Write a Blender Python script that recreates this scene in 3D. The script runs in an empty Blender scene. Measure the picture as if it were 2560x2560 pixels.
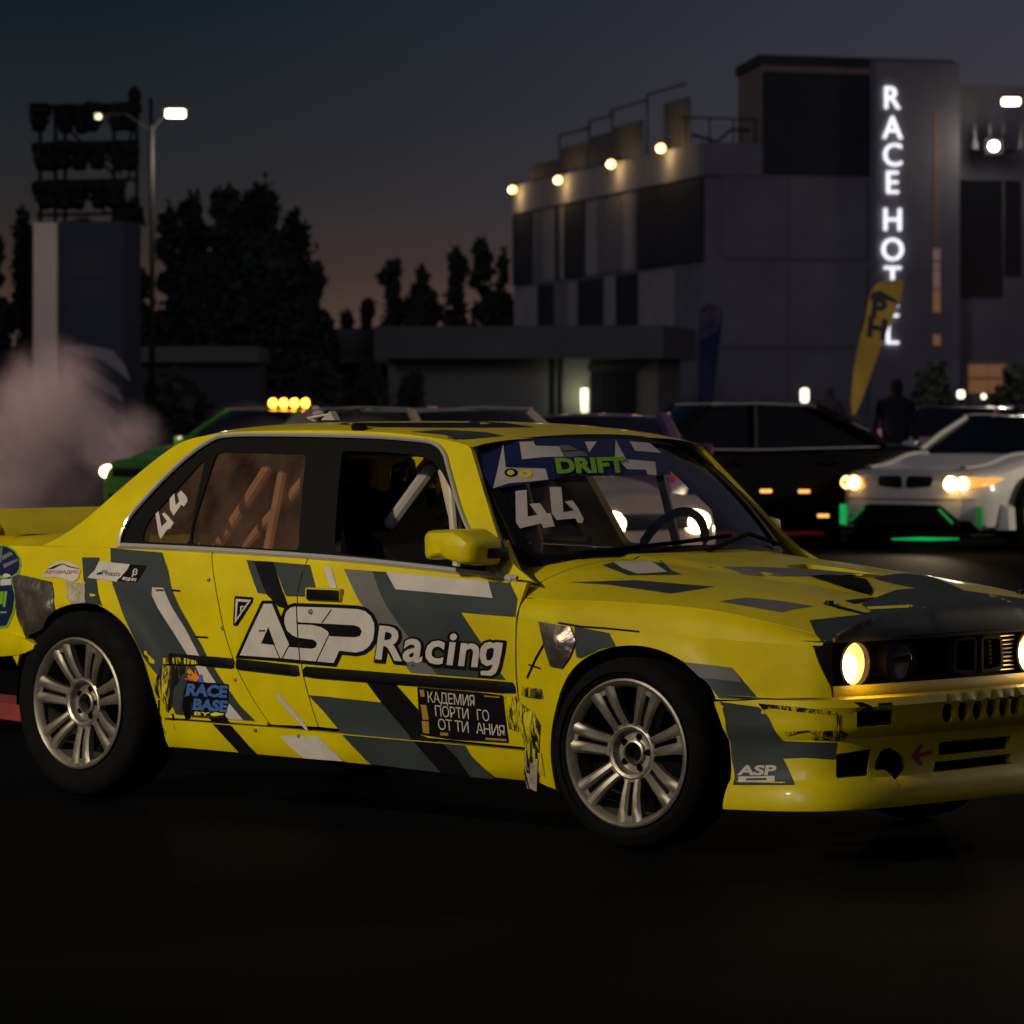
import bpy, bmesh, math, random
import numpy as np
from mathutils import Vector, Matrix
from mathutils.bvhtree import BVHTree
from mathutils.geometry import delaunay_2d_cdt

# ------------------------------------------------------------------ camera, world, sun, exposure
SC = bpy.context.scene
COL = SC.collection
F, H, HV = 10289.0, 1.378, 1020.0          # focal length in photo pixels, eye height, horizon row (2560 px photo)
cam_d = bpy.data.cameras.new('camera'); cam = bpy.data.objects.new('camera', cam_d); COL.objects.link(cam)
cam.location = (0, 0, H); cam.rotation_euler = (math.radians(90), 0, 0)
cam_d.sensor_width = 36; cam_d.lens = F / 2560 * 36
cam_d.shift_y = -(1280 - HV) / 2560
cam_d.clip_start = .1; cam_d.clip_end = 5000
cam_d.dof.use_dof = True; cam_d.dof.focus_distance = 12.9; cam_d.dof.aperture_fstop = 8.0
SC.camera = cam

SUN_EL, SUN_AZ = math.radians(9), math.radians(150)
W = bpy.data.worlds.new('World'); SC.world = W; W.use_nodes = True
nt = W.node_tree; nt.nodes.clear()
sky = nt.nodes.new('ShaderNodeTexSky'); sky.sky_type = 'NISHITA'; sky.sun_disc = False
sky.sun_elevation = math.radians(-3.0); sky.sun_rotation = math.radians(-28)
bg = nt.nodes.new('ShaderNodeBackground'); bg.inputs[1].default_value = .008
# afterglow and town glow low over the horizon, fading to night blue overhead
tcw = nt.nodes.new('ShaderNodeTexCoord'); sep = nt.nodes.new('ShaderNodeSeparateXYZ'); nt.links.new(tcw.outputs['Generated'], sep.inputs[0])
rmp = nt.nodes.new('ShaderNodeValToRGB'); nt.links.new(sep.outputs['Z'], rmp.inputs[0])
stops = [(0, (.090, .050, .036)), (.020, (.066, .040, .031)), (.034, (.036, .0245, .0215)), (.050, (.0195, .0185, .0205)), (.068, (.0115, .0150, .0195)), (.098, (.0045, .0105, .0165)), (.25, (.005, .009, .017)), (1, (.004, .008, .018))]
while len(rmp.color_ramp.elements) < len(stops): rmp.color_ramp.elements.new(.5)
for e, (p, c) in zip(rmp.color_ramp.elements, stops): e.position = p; e.color = (*c, 1)
mr = nt.nodes.new('ShaderNodeMapRange'); mr.interpolation_type = 'SMOOTHSTEP'; mr.inputs['From Min'].default_value = -.12; mr.inputs['From Max'].default_value = .22; nt.links.new(sep.outputs['X'], mr.inputs['Value'])
mxw = nt.nodes.new('ShaderNodeMix'); mxw.data_type = 'RGBA'; nt.links.new(mr.outputs['Result'], mxw.inputs['Factor'])
mxw.inputs[6].default_value = (.0, .0005, .001, 1); mxw.inputs[7].default_value = (.034, .027, .038, 1)
addw = nt.nodes.new('ShaderNodeMix'); addw.data_type = 'RGBA'; addw.blend_type = 'ADD'; addw.inputs['Factor'].default_value = 1
nt.links.new(rmp.outputs[0], addw.inputs[6]); nt.links.new(mxw.outputs[2], addw.inputs[7])
bg2 = nt.nodes.new('ShaderNodeBackground'); nt.links.new(addw.outputs[2], bg2.inputs[0]); bg2.inputs[1].default_value = 1.0
ads = nt.nodes.new('ShaderNodeAddShader'); wo = nt.nodes.new('ShaderNodeOutputWorld')
nt.links.new(sky.outputs[0], bg.inputs[0]); nt.links.new(bg.outputs[0], ads.inputs[0]); nt.links.new(bg2.outputs[0], ads.inputs[1]); nt.links.new(ads.outputs[0], wo.inputs[0])

sd = bpy.data.lights.new('sun', 'SUN'); sd.energy = .17; sd.angle = math.radians(14); sd.color = (.80, .80, 1)
so = bpy.data.objects.new('sun', sd); COL.objects.link(so)
so.rotation_euler = Vector((.55, .80, -.28)).to_track_quat('-Z', 'Y').to_euler()

SC.view_settings.view_transform = 'Standard'; SC.view_settings.look = 'None'
SC.view_settings.exposure = 0; SC.view_settings.gamma = 1; SC.view_settings.use_curve_mapping = False
SC.render.engine = 'CYCLES'
SC.cycles.use_denoising = True
SC.cycles.max_bounces = 8; SC.cycles.transparent_max_bounces = 16
SC.cycles.sample_clamp_indirect = 4.0
SC.cycles.volume_step_rate = 2.0

# ------------------------------------------------------------------ helpers
rnd = random.Random(7)
def link(o, parent=None):
    COL.objects.link(o)
    if parent is not None: o.parent = parent
    return o
def empty(name, loc=(0, 0, 0), rz=0, label=None, cat=None, group=None, parent=None):
    o = bpy.data.objects.new(name, None); link(o, parent)
    o.location = loc; o.rotation_euler = (0, 0, rz); o.empty_display_size = .2
    return tag(o, label, cat, group)
def tag(o, label=None, cat=None, group=None, kind=None):
    if label: o['label'] = label
    if cat: o['category'] = cat
    if group: o['group'] = group
    if kind: o['kind'] = kind
    return o
def copy_tree(o, parent=None):
    c = o.copy(); link(c, None); c.parent = parent
    for ch in list(o.children): copy_tree(ch, c)
    return c

def mat(name, col, rough=.5, metal=0., emit=None, estr=0., coat=0., noise=0., nscale=8., bump=0., bscale=40., spec=.5, dark=None):
    m = bpy.data.materials.new(name); m.use_nodes = True
    n = m.node_tree; b = n.nodes['Principled BSDF']
    b.inputs['Base Color'].default_value = (*col, 1); b.inputs['Roughness'].default_value = rough
    b.inputs['Metallic'].default_value = metal; b.inputs['Coat Weight'].default_value = coat
    b.inputs['Coat Roughness'].default_value = .08; b.inputs['Specular IOR Level'].default_value = spec
    if emit: b.inputs['Emission Color'].default_value = (*emit, 1); b.inputs['Emission Strength'].default_value = estr
    if noise or bump:
        tc = n.nodes.new('ShaderNodeTexCoord')
        if noise:
            t = n.nodes.new('ShaderNodeTexNoise'); t.inputs['Scale'].default_value = nscale; t.inputs['Detail'].default_value = 6; t.inputs['Roughness'].default_value = .65
            n.links.new(tc.outputs['Object'], t.inputs['Vector'])
            r = n.nodes.new('ShaderNodeValToRGB'); r.color_ramp.elements[0].position = .35; r.color_ramp.elements[1].position = .62
            k = dark if dark else tuple(c * (1 - noise) for c in col)
            r.color_ramp.elements[0].color = (*k, 1); r.color_ramp.elements[1].color = (*col, 1)
            n.links.new(t.outputs['Fac'], r.inputs['Fac']); n.links.new(r.outputs['Color'], b.inputs['Base Color'])
            mr = n.nodes.new('ShaderNodeMapRange'); mr.inputs['To Min'].default_value = min(1, rough + .18); mr.inputs['To Max'].default_value = rough
            n.links.new(t.outputs['Fac'], mr.inputs['Value']); n.links.new(mr.outputs['Result'], b.inputs['Roughness'])
        if bump:
            t2 = n.nodes.new('ShaderNodeTexNoise'); t2.inputs['Scale'].default_value = bscale; t2.inputs['Detail'].default_value = 5
            n.links.new(tc.outputs['Object'], t2.inputs['Vector'])
            bp = n.nodes.new('ShaderNodeBump'); bp.inputs['Strength'].default_value = bump; bp.inputs['Distance'].default_value = .02
            n.links.new(t2.outputs['Fac'], bp.inputs['Height']); n.links.new(bp.outputs['Normal'], b.inputs['Normal'])
    return m
def glass(name, tint=(1, 1, 1), refl=.06, rough=.02, dirt_veil=0., dcol=(.5, .46, .4), dmin=.4):
    m = bpy.data.materials.new(name); m.use_nodes = True; n = m.node_tree; n.nodes.clear()
    tr = n.nodes.new('ShaderNodeBsdfTransparent'); tr.inputs[0].default_value = (*tint, 1)
    gl = n.nodes.new('ShaderNodeBsdfGlossy'); gl.inputs['Roughness'].default_value = rough; gl.inputs['Color'].default_value = (.9, .93, 1, 1)
    lw = n.nodes.new('ShaderNodeFresnel'); lw.inputs['IOR'].default_value = 1.45
    mx = n.nodes.new('ShaderNodeMixShader'); out = n.nodes.new('ShaderNodeOutputMaterial')
    n.links.new(lw.outputs[0], mx.inputs[0]); n.links.new(tr.outputs[0], mx.inputs[1]); n.links.new(gl.outputs[0], mx.inputs[2])
    last = mx
    if dirt_veil:
        df = n.nodes.new('ShaderNodeBsdfDiffuse'); df.inputs[0].default_value = (*dcol, 1)
        tc = n.nodes.new('ShaderNodeTexCoord'); t = n.nodes.new('ShaderNodeTexNoise'); t.inputs['Scale'].default_value = 9; t.inputs['Detail'].default_value = 8
        n.links.new(tc.outputs['Object'], t.inputs['Vector'])
        mr = n.nodes.new('ShaderNodeMapRange'); mr.inputs['From Min'].default_value = dmin; mr.inputs['From Max'].default_value = .8; mr.inputs['To Max'].default_value = dirt_veil
        n.links.new(t.outputs['Fac'], mr.inputs['Value'])
        m2 = n.nodes.new('ShaderNodeMixShader'); n.links.new(mr.outputs['Result'], m2.inputs[0])
        n.links.new(mx.outputs[0], m2.inputs[1]); n.links.new(df.outputs[0], m2.inputs[2]); last = m2
    n.links.new(last.outputs[0], out.inputs[0])
    return m

def mesh_obj(name, verts, faces, material, parent=None, smooth=True, sharp=35, mats=None, fmat=None):
    me = bpy.data.meshes.new(name); me.from_pydata([tuple(map(float, v)) for v in verts], [], faces); me.update()
    bm = bmesh.new(); bm.from_mesh(me); bmesh.ops.recalc_face_normals(bm, faces=bm.faces); bm.to_mesh(me); bm.free()
    me.materials.append(material)
    if mats:
        for m in mats: me.materials.append(m)
        me.polygons.foreach_set('material_index', fmat)
    if smooth:
        me.polygons.foreach_set('use_smooth', [True] * len(me.polygons))
        me.set_sharp_from_angle(angle=math.radians(sharp))
    o = bpy.data.objects.new(name, me); link(o, parent)
    return o

class MB:
    """collects shapes for ONE mesh"""
    def __init__(s): s.v = []; s.f = []
    def add(s, v, f):
        n = len(s.v); s.v += [tuple(p) for p in v]; s.f += [tuple(i + n for i in q) for q in f]; return s
    def box(s, c, d, M=None, bev=0.):
        bm = bmesh.new(); bmesh.ops.create_cube(bm, size=1)
        bmesh.ops.scale(bm, vec=d, verts=bm.verts)
        if bev: bmesh.ops.bevel(bm, geom=bm.edges[:], offset=bev, segments=2, affect='EDGES', profile=.6)
        return s.bm(bm, Matrix.Translation(c) @ (M if M else Matrix.Identity(4)))
    def bm(s, bm, M=None):
        bm.verts.ensure_lookup_table(); bm.verts.index_update()
        v = [(M @ q.co if M else q.co.copy()) for q in bm.verts]; f = [[q.index for q in fc.verts] for fc in bm.faces]
        bm.free(); return s.add(v, f)
    def tube(s, pts, r, n=8, closed=False, r2=None):
        pts = [Vector(p) for p in pts]; N = len(pts); rings = []
        for i, p in enumerate(pts):
            a = pts[i - 1] if (i or closed) else pts[i]; b = pts[(i + 1) % N] if (i < N - 1 or closed) else pts[i]
            d = (b - a).normalized(); up = Vector((0, 0, 1)) if abs(d.z) < .9 else Vector((1, 0, 0))
            x = d.cross(up).normalized(); y = x.cross(d)
            rr = r if r2 is None else r + (r2 - r) * i / max(1, N - 1)
            rings.append([p + (x * math.cos(2 * math.pi * k / n) + y * math.sin(2 * math.pi * k / n)) * rr for k in range(n)])
        v = [q for g in rings for q in g]; f = []
        for i in range(N if closed else N - 1):
            j = (i + 1) % N
            for k in range(n): f.append((i * n + k, i * n + (k + 1) % n, j * n + (k + 1) % n, j * n + k))
        if not closed: f += [tuple(range(n))[::-1], tuple((N - 1) * n + k for k in range(n))]
        return s.add(v, f)
    def lathe(s, prof, n=48, M=None, a0=0, a1=2 * math.pi):
        """prof: (r, h) revolved round local Y axis"""
        full = abs(a1 - a0 - 2 * math.pi) < 1e-6; m = n if full else n + 1; v = []
        for i in range(m):
            a = a0 + (a1 - a0) * i / n
            for r, h in prof:
                p = Vector((r * math.cos(a), h, r * math.sin(a))); v.append(M @ p if M else p)
        k = len(prof); f = []
        for i in range(n):
            j = (i + 1) % m
            for q in range(k - 1): f.append((i * k + q, i * k + q + 1, j * k + q + 1, j * k + q))
        return s.add(v, f)
    def prism(s, poly, h0, h1, fn=None):
        """extrude 2D polygon; fn(x,y,h)->3D"""
        fn = fn or (lambda x, y, h: (x, y, h)); n = len(poly)
        v = [fn(x, y, h0) for x, y in poly] + [fn(x, y, h1) for x, y in poly]
        f = [tuple(range(n))[::-1], tuple(range(n, 2 * n))] + [(i, (i + 1) % n, n + (i + 1) % n, n + i) for i in range(n)]
        return s.add(v, f)
    def grid(s, fn, us, vs):
        n, m = len(us), len(vs); v = [fn(a, b) for a in us for b in vs]
        return s.add(v, [(i * m + j, i * m + j + 1, (i + 1) * m + j + 1, (i + 1) * m + j) for i in range(n - 1) for j in range(m - 1)])
    def build(s, name, material, parent=None, smooth=True, sharp=35): return mesh_obj(name, s.v, s.f, material, parent, smooth, sharp)

def lin(a, b, n): return [a + (b - a) * i / (n - 1) for i in range(n)]
def spline(xs, ys):
    xs = np.array(xs, float); ys = np.array(ys, float); n = len(xs); h = np.diff(xs)
    A = np.zeros((n, n)); r = np.zeros(n); A[0, 0] = A[-1, -1] = 1
    for i in range(1, n - 1):
        A[i, i - 1] = h[i - 1]; A[i, i] = 2 * (h[i - 1] + h[i]); A[i, i + 1] = h[i]
        r[i] = 3 * ((ys[i + 1] - ys[i]) / h[i] - (ys[i] - ys[i - 1]) / h[i - 1])
    c = np.linalg.solve(A, r); b = np.diff(ys) / h - h * (2 * c[:-1] + c[1:]) / 3; d = np.diff(c) / (3 * h)
    def f(x):
        x = min(max(x, xs[0]), xs[-1]); i = min(max(int(np.searchsorted(xs, x)) - 1, 0), n - 2); t = x - xs[i]
        return float(ys[i] + b[i] * t + c[i] * t * t + d[i] * t ** 3)
    return f
def curve_pts(pts, n=6):
    """Catmull-Rom through points"""
    P = [Vector(p) for p in pts]; out = []
    for i in range(len(P) - 1):
        a, b, c, d = P[max(i - 1, 0)], P[i], P[i + 1], P[min(i + 2, len(P) - 1)]
        for k in range(n):
            t = k / n; out.append(.5 * ((2 * b) + (c - a) * t + (2 * a - 5 * b + 4 * c - d) * t * t + (3 * b - a - 3 * c + d) * t ** 3))
    return out + [P[-1]]
def rpoly(poly, r, n=5):
    """round polygon corners"""
    out = []; P = [Vector(p[:2]) for p in poly]; N = len(P)
    for i in range(N):
        a, b, c = P[i - 1], P[i], P[(i + 1) % N]; rr = r[i] if isinstance(r, (list, tuple)) else r
        u = (a - b); v = (c - b); q = min(rr, u.length * .45, v.length * .45)
        if q < 1e-5: out.append(tuple(b)); continue
        s = b + u.normalized() * q; e = b + v.normalized() * q
        for k in range(n + 1):
            t = k / n; out.append(tuple((1 - t) ** 2 * s + 2 * t * (1 - t) * b + t * t * e))
    return out
def resample(poly, step):
    out = []; N = len(poly)
    for i in range(N):
        a, b = Vector(poly[i]), Vector(poly[(i + 1) % N]); L = (b - a).length
        if L < 1e-6: continue
        k = max(1, int(math.ceil(L / step)))
        out += [tuple(a + (b - a) * j / k) for j in range(k)]
    return out
def inside(pts, loops):
    pts = np.asarray(pts, float); c = np.zeros(len(pts), bool)
    for L in loops:
        L = np.asarray(L, float); x1, y1 = L[:, 0], L[:, 1]; x2, y2 = np.roll(x1, -1), np.roll(y1, -1)
        for a, b, d, e in zip(x1, y1, x2, y2):
            if b == e: continue
            m = ((b > pts[:, 1]) != (e > pts[:, 1])) & (pts[:, 0] < (d - a) * (pts[:, 1] - b) / (e - b) + a)
            c ^= m
    return c
def cdt(loops, step, bands=()):
    """triangulate even-odd loops with grid points; triangles inside bands are left out"""
    rl = [resample(l, step) for l in loops]; bl = [resample(l, step) for l in bands]
    V = []; E = []
    for l in rl + bl:
        n = len(V); V += l; E += [(n + i, n + (i + 1) % len(l)) for i in range(len(l))]
    A = np.array(V); lo, hi = A[:sum(map(len, rl))].min(0), A[:sum(map(len, rl))].max(0)
    gx, gy = np.meshgrid(np.arange(lo[0] + step / 2, hi[0], step), np.arange(lo[1] + step / 2, hi[1], step))
    G = np.stack([gx.ravel(), gy.ravel()], 1)
    if len(G):
        G = G[inside(G, rl)]
        if len(G):
            d = np.array([((A - g) ** 2).sum(1).min() for g in G]); G = G[d > (.5 * step) ** 2]
            V = V + [tuple(g) for g in G]
    r = delaunay_2d_cdt([Vector(v) for v in V], E, [], 0, 1e-6)
    ov, of = r[0], r[2]
    cen = np.array([[sum(ov[i].x for i in f) / 3, sum(ov[i].y for i in f) / 3] for f in of])
    k = inside(cen, rl)
    for b in bl: k &= ~inside(cen, [b])
    of = [f for f, q in zip(of, k) if q]
    used = sorted({i for f in of for i in f}); idx = {u: i for i, u in enumerate(used)}
    return [(ov[u].x, ov[u].y) for u in used], [tuple(idx[i] for i in f) for f in of]
def panel(name, loops, fn, material, parent, step=.03, thick=.012, inward=None, sharp=30):
    """sheet over 2D loops mapped by fn(a,b)->3D, with a folded edge going inward (vector or fn)"""
    v2, f = cdt(loops, step); v3 = [Vector(fn(*p)) for p in v2]
    if thick:
        cnt = {}
        for t in f:
            for i in range(3):
                e = (t[i], t[(i + 1) % 3]); cnt[tuple(sorted(e))] = cnt.get(tuple(sorted(e)), []) + [e]
        be = [x[0] for x in cnt.values() if len(x) == 1]
        m = {}
        for a, b in be:
            for q in (a, b):
                if q not in m:
                    d = inward(v3[q]) if callable(inward) else Vector(inward)
                    m[q] = len(v3); v3.append(v3[q] + d * thick)
        f = list(f) + [(b, a, m[a], m[b]) for a, b in be]
    return mesh_obj(name, v3, f, material, parent, True, sharp)

_txt = {}
def text_mesh(s, bold=0., align='LEFT', spacing=1.):
    """flat text -> 2D verts and triangles in font units"""
    key = (s, bold, spacing)
    if key in _txt: return _txt[key]
    cu = bpy.data.curves.new('t', 'FONT'); cu.body = s; cu.offset = bold; cu.resolution_u = 3; cu.space_character = spacing
    o = bpy.data.objects.new('t', cu); COL.objects.link(o); dg = bpy.context.evaluated_depsgraph_get()
    me = bpy.data.meshes.new_from_object(o.evaluated_get(dg)); bm = bmesh.new(); bm.from_mesh(me)
    bmesh.ops.remove_doubles(bm, verts=bm.verts, dist=1e-5); bmesh.ops.triangulate(bm, faces=bm.faces)
    bm.verts.index_update(); v = [(q.co.x, q.co.y) for q in bm.verts]; f = [tuple(q.index for q in fc.verts) for fc in bm.faces]
    bm.free(); bpy.data.meshes.remove(me); bpy.data.objects.remove(o); bpy.data.curves.remove(cu)
    _txt[key] = (v, f); return v, f

# crops of the photograph that coordinates below were read from: x0, y0, scale
CR = dict(A=(0, 1240, 4.6), B=(360, 1440, 3.864), C=(860, 1480, 3.45), D=(1160, 1080, 3.5778), E=(1820, 1360, 2.6108), G=(2040, 1700, 3.7154),
          c1=(0, 1000, 2.1467), c2=(700, 1000, 2.76), c3=(1100, 1000, 2.1467), c4=(1700, 1300, 2.2465), W=(440, 980, 1.5836), f=(0, 0, .75469))
def px(k, x, y): a = CR[k]; return (a[0] + x / a[2], a[1] + y / a[2])
def bgp(u, v, Z):
    """full-view (1932 px) pixel at depth Z -> world"""
    u *= 1.32505; v *= 1.32505
    return Vector(((u - 1280) / F * Z, Z, H - (v - HV) / F * Z))
def gnd(u, Z): return Vector(((u * 1.32505 - 1280) / F * Z, Z, 0))
# ------------------------------------------------------------------ ground
def ground_mat():
    m = bpy.data.materials.new('worn_asphalt'); m.use_nodes = True; n = m.node_tree; b = n.nodes['Principled BSDF']
    tc = n.nodes.new('ShaderNodeTexCoord')
    def noise(sc, det, stretch=None):
        t = n.nodes.new('ShaderNodeTexNoise'); t.inputs['Scale'].default_value = sc; t.inputs['Detail'].default_value = det
        if stretch:
            mp = n.nodes.new('ShaderNodeMapping'); mp.inputs['Scale'].default_value = stretch; mp.inputs['Rotation'].default_value = (0, 0, .12); n.links.new(tc.outputs['Object'], mp.inputs[0]); n.links.new(mp.outputs[0], t.inputs['Vector'])
        else: n.links.new(tc.outputs['Object'], t.inputs['Vector'])
        return t
    a = noise(.5, 6, (.25, 1, 1)); c = noise(60, 4)
    r = n.nodes.new('ShaderNodeValToRGB'); r.color_ramp.elements[0].position = .40; r.color_ramp.elements[1].position = .64
    r.color_ramp.elements[0].color = (.0012, .0013, .0019, 1); r.color_ramp.elements[1].color = (.0075, .0077, .0095, 1)
    n.links.new(a.outputs['Fac'], r.inputs[0]); 
    mx = n.nodes.new('ShaderNodeMix'); mx.data_type = 'RGBA'; mx.blend_type = 'MULTIPLY'; mx.inputs['Factor'].default_value = .6
    n.links.new(r.outputs[0], mx.inputs[6]); n.links.new(c.outputs['Fac'], mx.inputs[7]); n.links.new(mx.outputs[2], b.inputs['Base Color'])
    b.inputs['Roughness'].default_value = .75; b.inputs['Specular IOR Level'].default_value = .02
    bp_ = n.nodes.new('ShaderNodeBump'); bp_.inputs['Strength'].default_value = .5; bp_.inputs['Distance'].default_value = .01; n.links.new(c.outputs['Fac'], bp_.inputs['Height']); n.links.new(bp_.outputs[0], b.inputs['Normal'])
    return m
gr = MB().add([(-1500, -300, 0), (1500, -300, 0), (1500, 2500, 0), (-1500, 2500, 0)], [(0, 1, 2, 3)]).build('ground', ground_mat(), None, False); tag(gr, 'dark worn asphalt of the drift track', 'ground', kind='structure')
# ------------------------------------------------------------------ materials
M = {}
M['yellow'] = mat('yellow_paint', (.62, .505, .0015), .34, coat=.3, spec=.3, noise=.2, nscale=3.2, bump=.05, bscale=14)
M['black'] = mat('black_trim', (.005, .005, .0055), .55, spec=.12)
M['rubber'] = mat('tyre_rubber', (.005, .005, .0055), .8, spec=.12, bump=.2, bscale=60, noise=.3, nscale=12)
M['well'] = mat('underbody_black', (.004, .004, .004), .95, spec=.05)
M['chrome'] = mat('bright_trim', (.62, .60, .57), .3, .55)
M['alloy'] = mat('silver_alloy', (.30, .28, .225), .36, .75, noise=.4, nscale=9, coat=.15)
M['hub'] = mat('hub_metal', (.5, .47, .4), .35, .9, noise=.6, nscale=30)
M['dg'] = mat('dark_grey_vinyl', (.036, .046, .049), .45, spec=.25, noise=.2, nscale=5, bump=.03, bscale=20)
M['mg'] = mat('mid_grey_vinyl', (.13, .13, .128), .42, spec=.25, noise=.15, nscale=5)
M['lg'] = mat('white_vinyl', (.52, .48, .45), .45, spec=.3, noise=.18, nscale=9)
M['bk'] = mat('black_vinyl', (.005, .005, .0065), .45, spec=.15)
M['navy'] = mat('navy_vinyl', (.008, .016, .07), .35)
M['blue'] = mat('blue_vinyl', (.05, .13, .40), .45, noise=.3, nscale=12)
M['green'] = mat('green_vinyl', (.17, .36, .02), .45)
M['ylw'] = mat('yellow_vinyl', (.75, .62, .03), .45)
M['orange'] = mat('orange_vinyl', (.75, .2, .02), .45)
M['redv'] = mat('red_vinyl', (.35, .03, .03), .45)
M['bare'] = mat('bare_dented_metal', (.34, .29, .26), .27, .85, noise=.55, nscale=7, bump=.9, bscale=9)
M['scuff'] = mat('scuffed_paint', (.05, .045, .02), .6, noise=.8, nscale=14, dark=(.35, .30, .01))
def streak_mat(name, dark, light, lo, hi, sc=(60, 60, 9)):
    m = mat(name, dark, .5, spec=.25); n = m.node_tree; b = n.nodes['Principled BSDF']; tc = n.nodes.new('ShaderNodeTexCoord'); mp = n.nodes.new('ShaderNodeMapping'); mp.inputs['Scale'].default_value = sc
    mp.inputs['Rotation'].default_value = (0, .25, 0); t = n.nodes.new('ShaderNodeTexNoise'); t.inputs['Scale'].default_value = .45; t.inputs['Detail'].default_value = 7; t.inputs['Roughness'].default_value = .7; t.inputs['Distortion'].default_value = 1.2
    n.links.new(tc.outputs['Object'], mp.inputs[0]); n.links.new(mp.outputs[0], t.inputs['Vector']); r = n.nodes.new('ShaderNodeValToRGB'); r.color_ramp.elements[0].position = lo; r.color_ramp.elements[1].position = hi
    r.color_ramp.elements[0].color = (*dark, 1); r.color_ramp.elements[1].color = (*light, 1); n.links.new(t.outputs['Fac'], r.inputs[0]); n.links.new(r.outputs[0], b.inputs['Base Color']); return m
M['scuff'] = streak_mat('scuffed_paint', (.008, .008, .008), (.60, .51, .003), .51, .58)
M['tape'] = mat('crinkled_tape', (.55, .45, .34), .4, .3, noise=.35, nscale=20, bump=.8, bscale=18)
M['cage'] = mat('cage_tube', (.50, .42, .30), .45, noise=.2)
M['cage2'] = mat('cage_tube_grey', (.30, .29, .27), .5)
M['seat'] = mat('seat_fabric', (.006, .006, .007), .9, spec=.1)
M['inner'] = mat('bare_interior', (.16, .14, .09), .7, noise=.5, nscale=4)
M['screen'] = glass('windscreen_glass', (.80, .82, .85), dirt_veil=.04)
M['tint'] = glass('brown_tinted_glass', (.74, .55, .48), dirt_veil=.26, dcol=(.30, .17, .12), dmin=.12)  # brown veil added to the glass for the lit haze seen behind it
M['lampglass'] = glass('lamp_glass', (1, .95, .85))
M['lit'] = mat('lit_bulb_reflector', (.9, .8, .6), .3, emit=(1, .66, .26), estr=26)
M['warmrefl'] = mat('warm_reflector', (.8, .6, .4), .25, .6, emit=(1, .50, .15), estr=1.25)
M['reflector'] = mat('dark_reflector', (.35, .32, .3), .18, 1.0)
M['gold'] = mat('gold_funnel', (.45, .28, .06), .35, .8, noise=.4, nscale=14)
M['arrow'] = M['redv']

# ------------------------------------------------------------------ yellow racing saloon: frame and surfaces (x forward from front axle, y left, z up)
TH = math.radians(42.65); c_, s_ = math.cos(TH), math.sin(TH)
OX, OY = .351 + s_ * .79, 12.79 + c_ * .79
hero = empty('race_car', (OX, OY, 0), -TH, 'yellow boxy racing saloon with dark grey stripes and number 44', 'race car')
ROT = Matrix.Rotation(-TH, 4, 'Z'); CAML = ROT.inverted() @ Vector((-OX, -OY, H))
def pray(u, v): return (ROT.inverted() @ Vector(((u - 1280) / F, 1, -(v - HV) / F))).normalized()

Wp = spline([-3.7, -3.4, -3.2, -2.9, -2.57, -1.5, -.4, 0, .3, .5, .62, .70, .735, .762], [.66, .735, .765, .79, .808, .815, .815, .812, .806, .798, .788, .772, .755, .728])
zc = spline([-3.7, -2.9, -2.6, -2.05, -1.5, -1.0, -.43, .08, .57, .78], [.755, .764, .762, .754, .750, .739, .714, .687, .670, .666])
zb = spline([-3.7, -2.9, -2.36, -1.8, -1.3, -.9, -.46, -.40], [.86, .882, .886, .880, .868, .850, .824, .820])
def side_w(x, z):
    t = z - zc(x); d = .22 * t * t if t < 0 else .33 * t + .5 * t * t
    y = Wp(x) - d
    if t < 0:
        for ax, az, R in ((.07, .29, .37), (-2.5, .31, .40)):
            y += .016 * math.exp(-((math.hypot(x - ax, z - az) - R) / .04) ** 2) * min(1, -t / .05)
    return y
def wg(x, z):
    b = zb(x); d = z - b
    return Wp(x) - .33 * (b - zc(x)) - .5 * (b - zc(x)) ** 2 - .40 * d - .15 * d * d if d > 0 else side_w(x, z)
ysh = spline([-.62, -.4, -.1, .2, .45, .62, .72, .77], [.770, .778, .778, .772, .758, .738, .715, .69])
zsh = spline([-.62, -.4, -.18, .12, .35, .55, .66, .72, .77], [.80, .772, .772, .769, .757, .727, .706, .692, .68])
zr = spline([-.62, -.36, -.2, 0, .3, .55, .68, .74, .78], [.918, .886, .873, .854, .823, .791, .768, .751, .733])
def yr(x): return .25 + max(0, .35 - x) * .11
def hood_z(x, y):
    a = abs(y); r = yr(x); z0 = zr(x)
    if a < r: return z0 + .006 * (1 - (a / r) ** 2) + .010 * min(1, (r - a) / .012)
    return z0 - (z0 - zsh(x)) * ((a - r) / max(.05, ysh(x) - r)) ** 2.5
def fend_top(x, s):
    y = Wp(x) + (ysh(x) - Wp(x)) * s; z = zc(x) + (zsh(x) - zc(x)) * s
    return y + .006 * math.sin(math.pi * s), z + .006 * math.sin(math.pi * s)
def S_(s): return (lambda x, z: (x, -s * side_w(x, z), z))
def G_(s, off=0.): return (lambda x, z: (x, -s * (wg(x, z) + off), z))

def on_side(u, v, fn=None, off=0.):
    """photo pixel -> (x, z) on the car's right flank"""
    fn = fn or side_w; y = -.8; d = pray(u, v)
    for _ in range(12):
        t = (y - CAML.y) / d.y; p = CAML + d * t; y = -fn(p.x, p.z) - off
    return p.x, p.z
def on_plane_y(u, v, y):
    d = pray(u, v); return CAML + d * ((y - CAML.y) / d.y)

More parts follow.
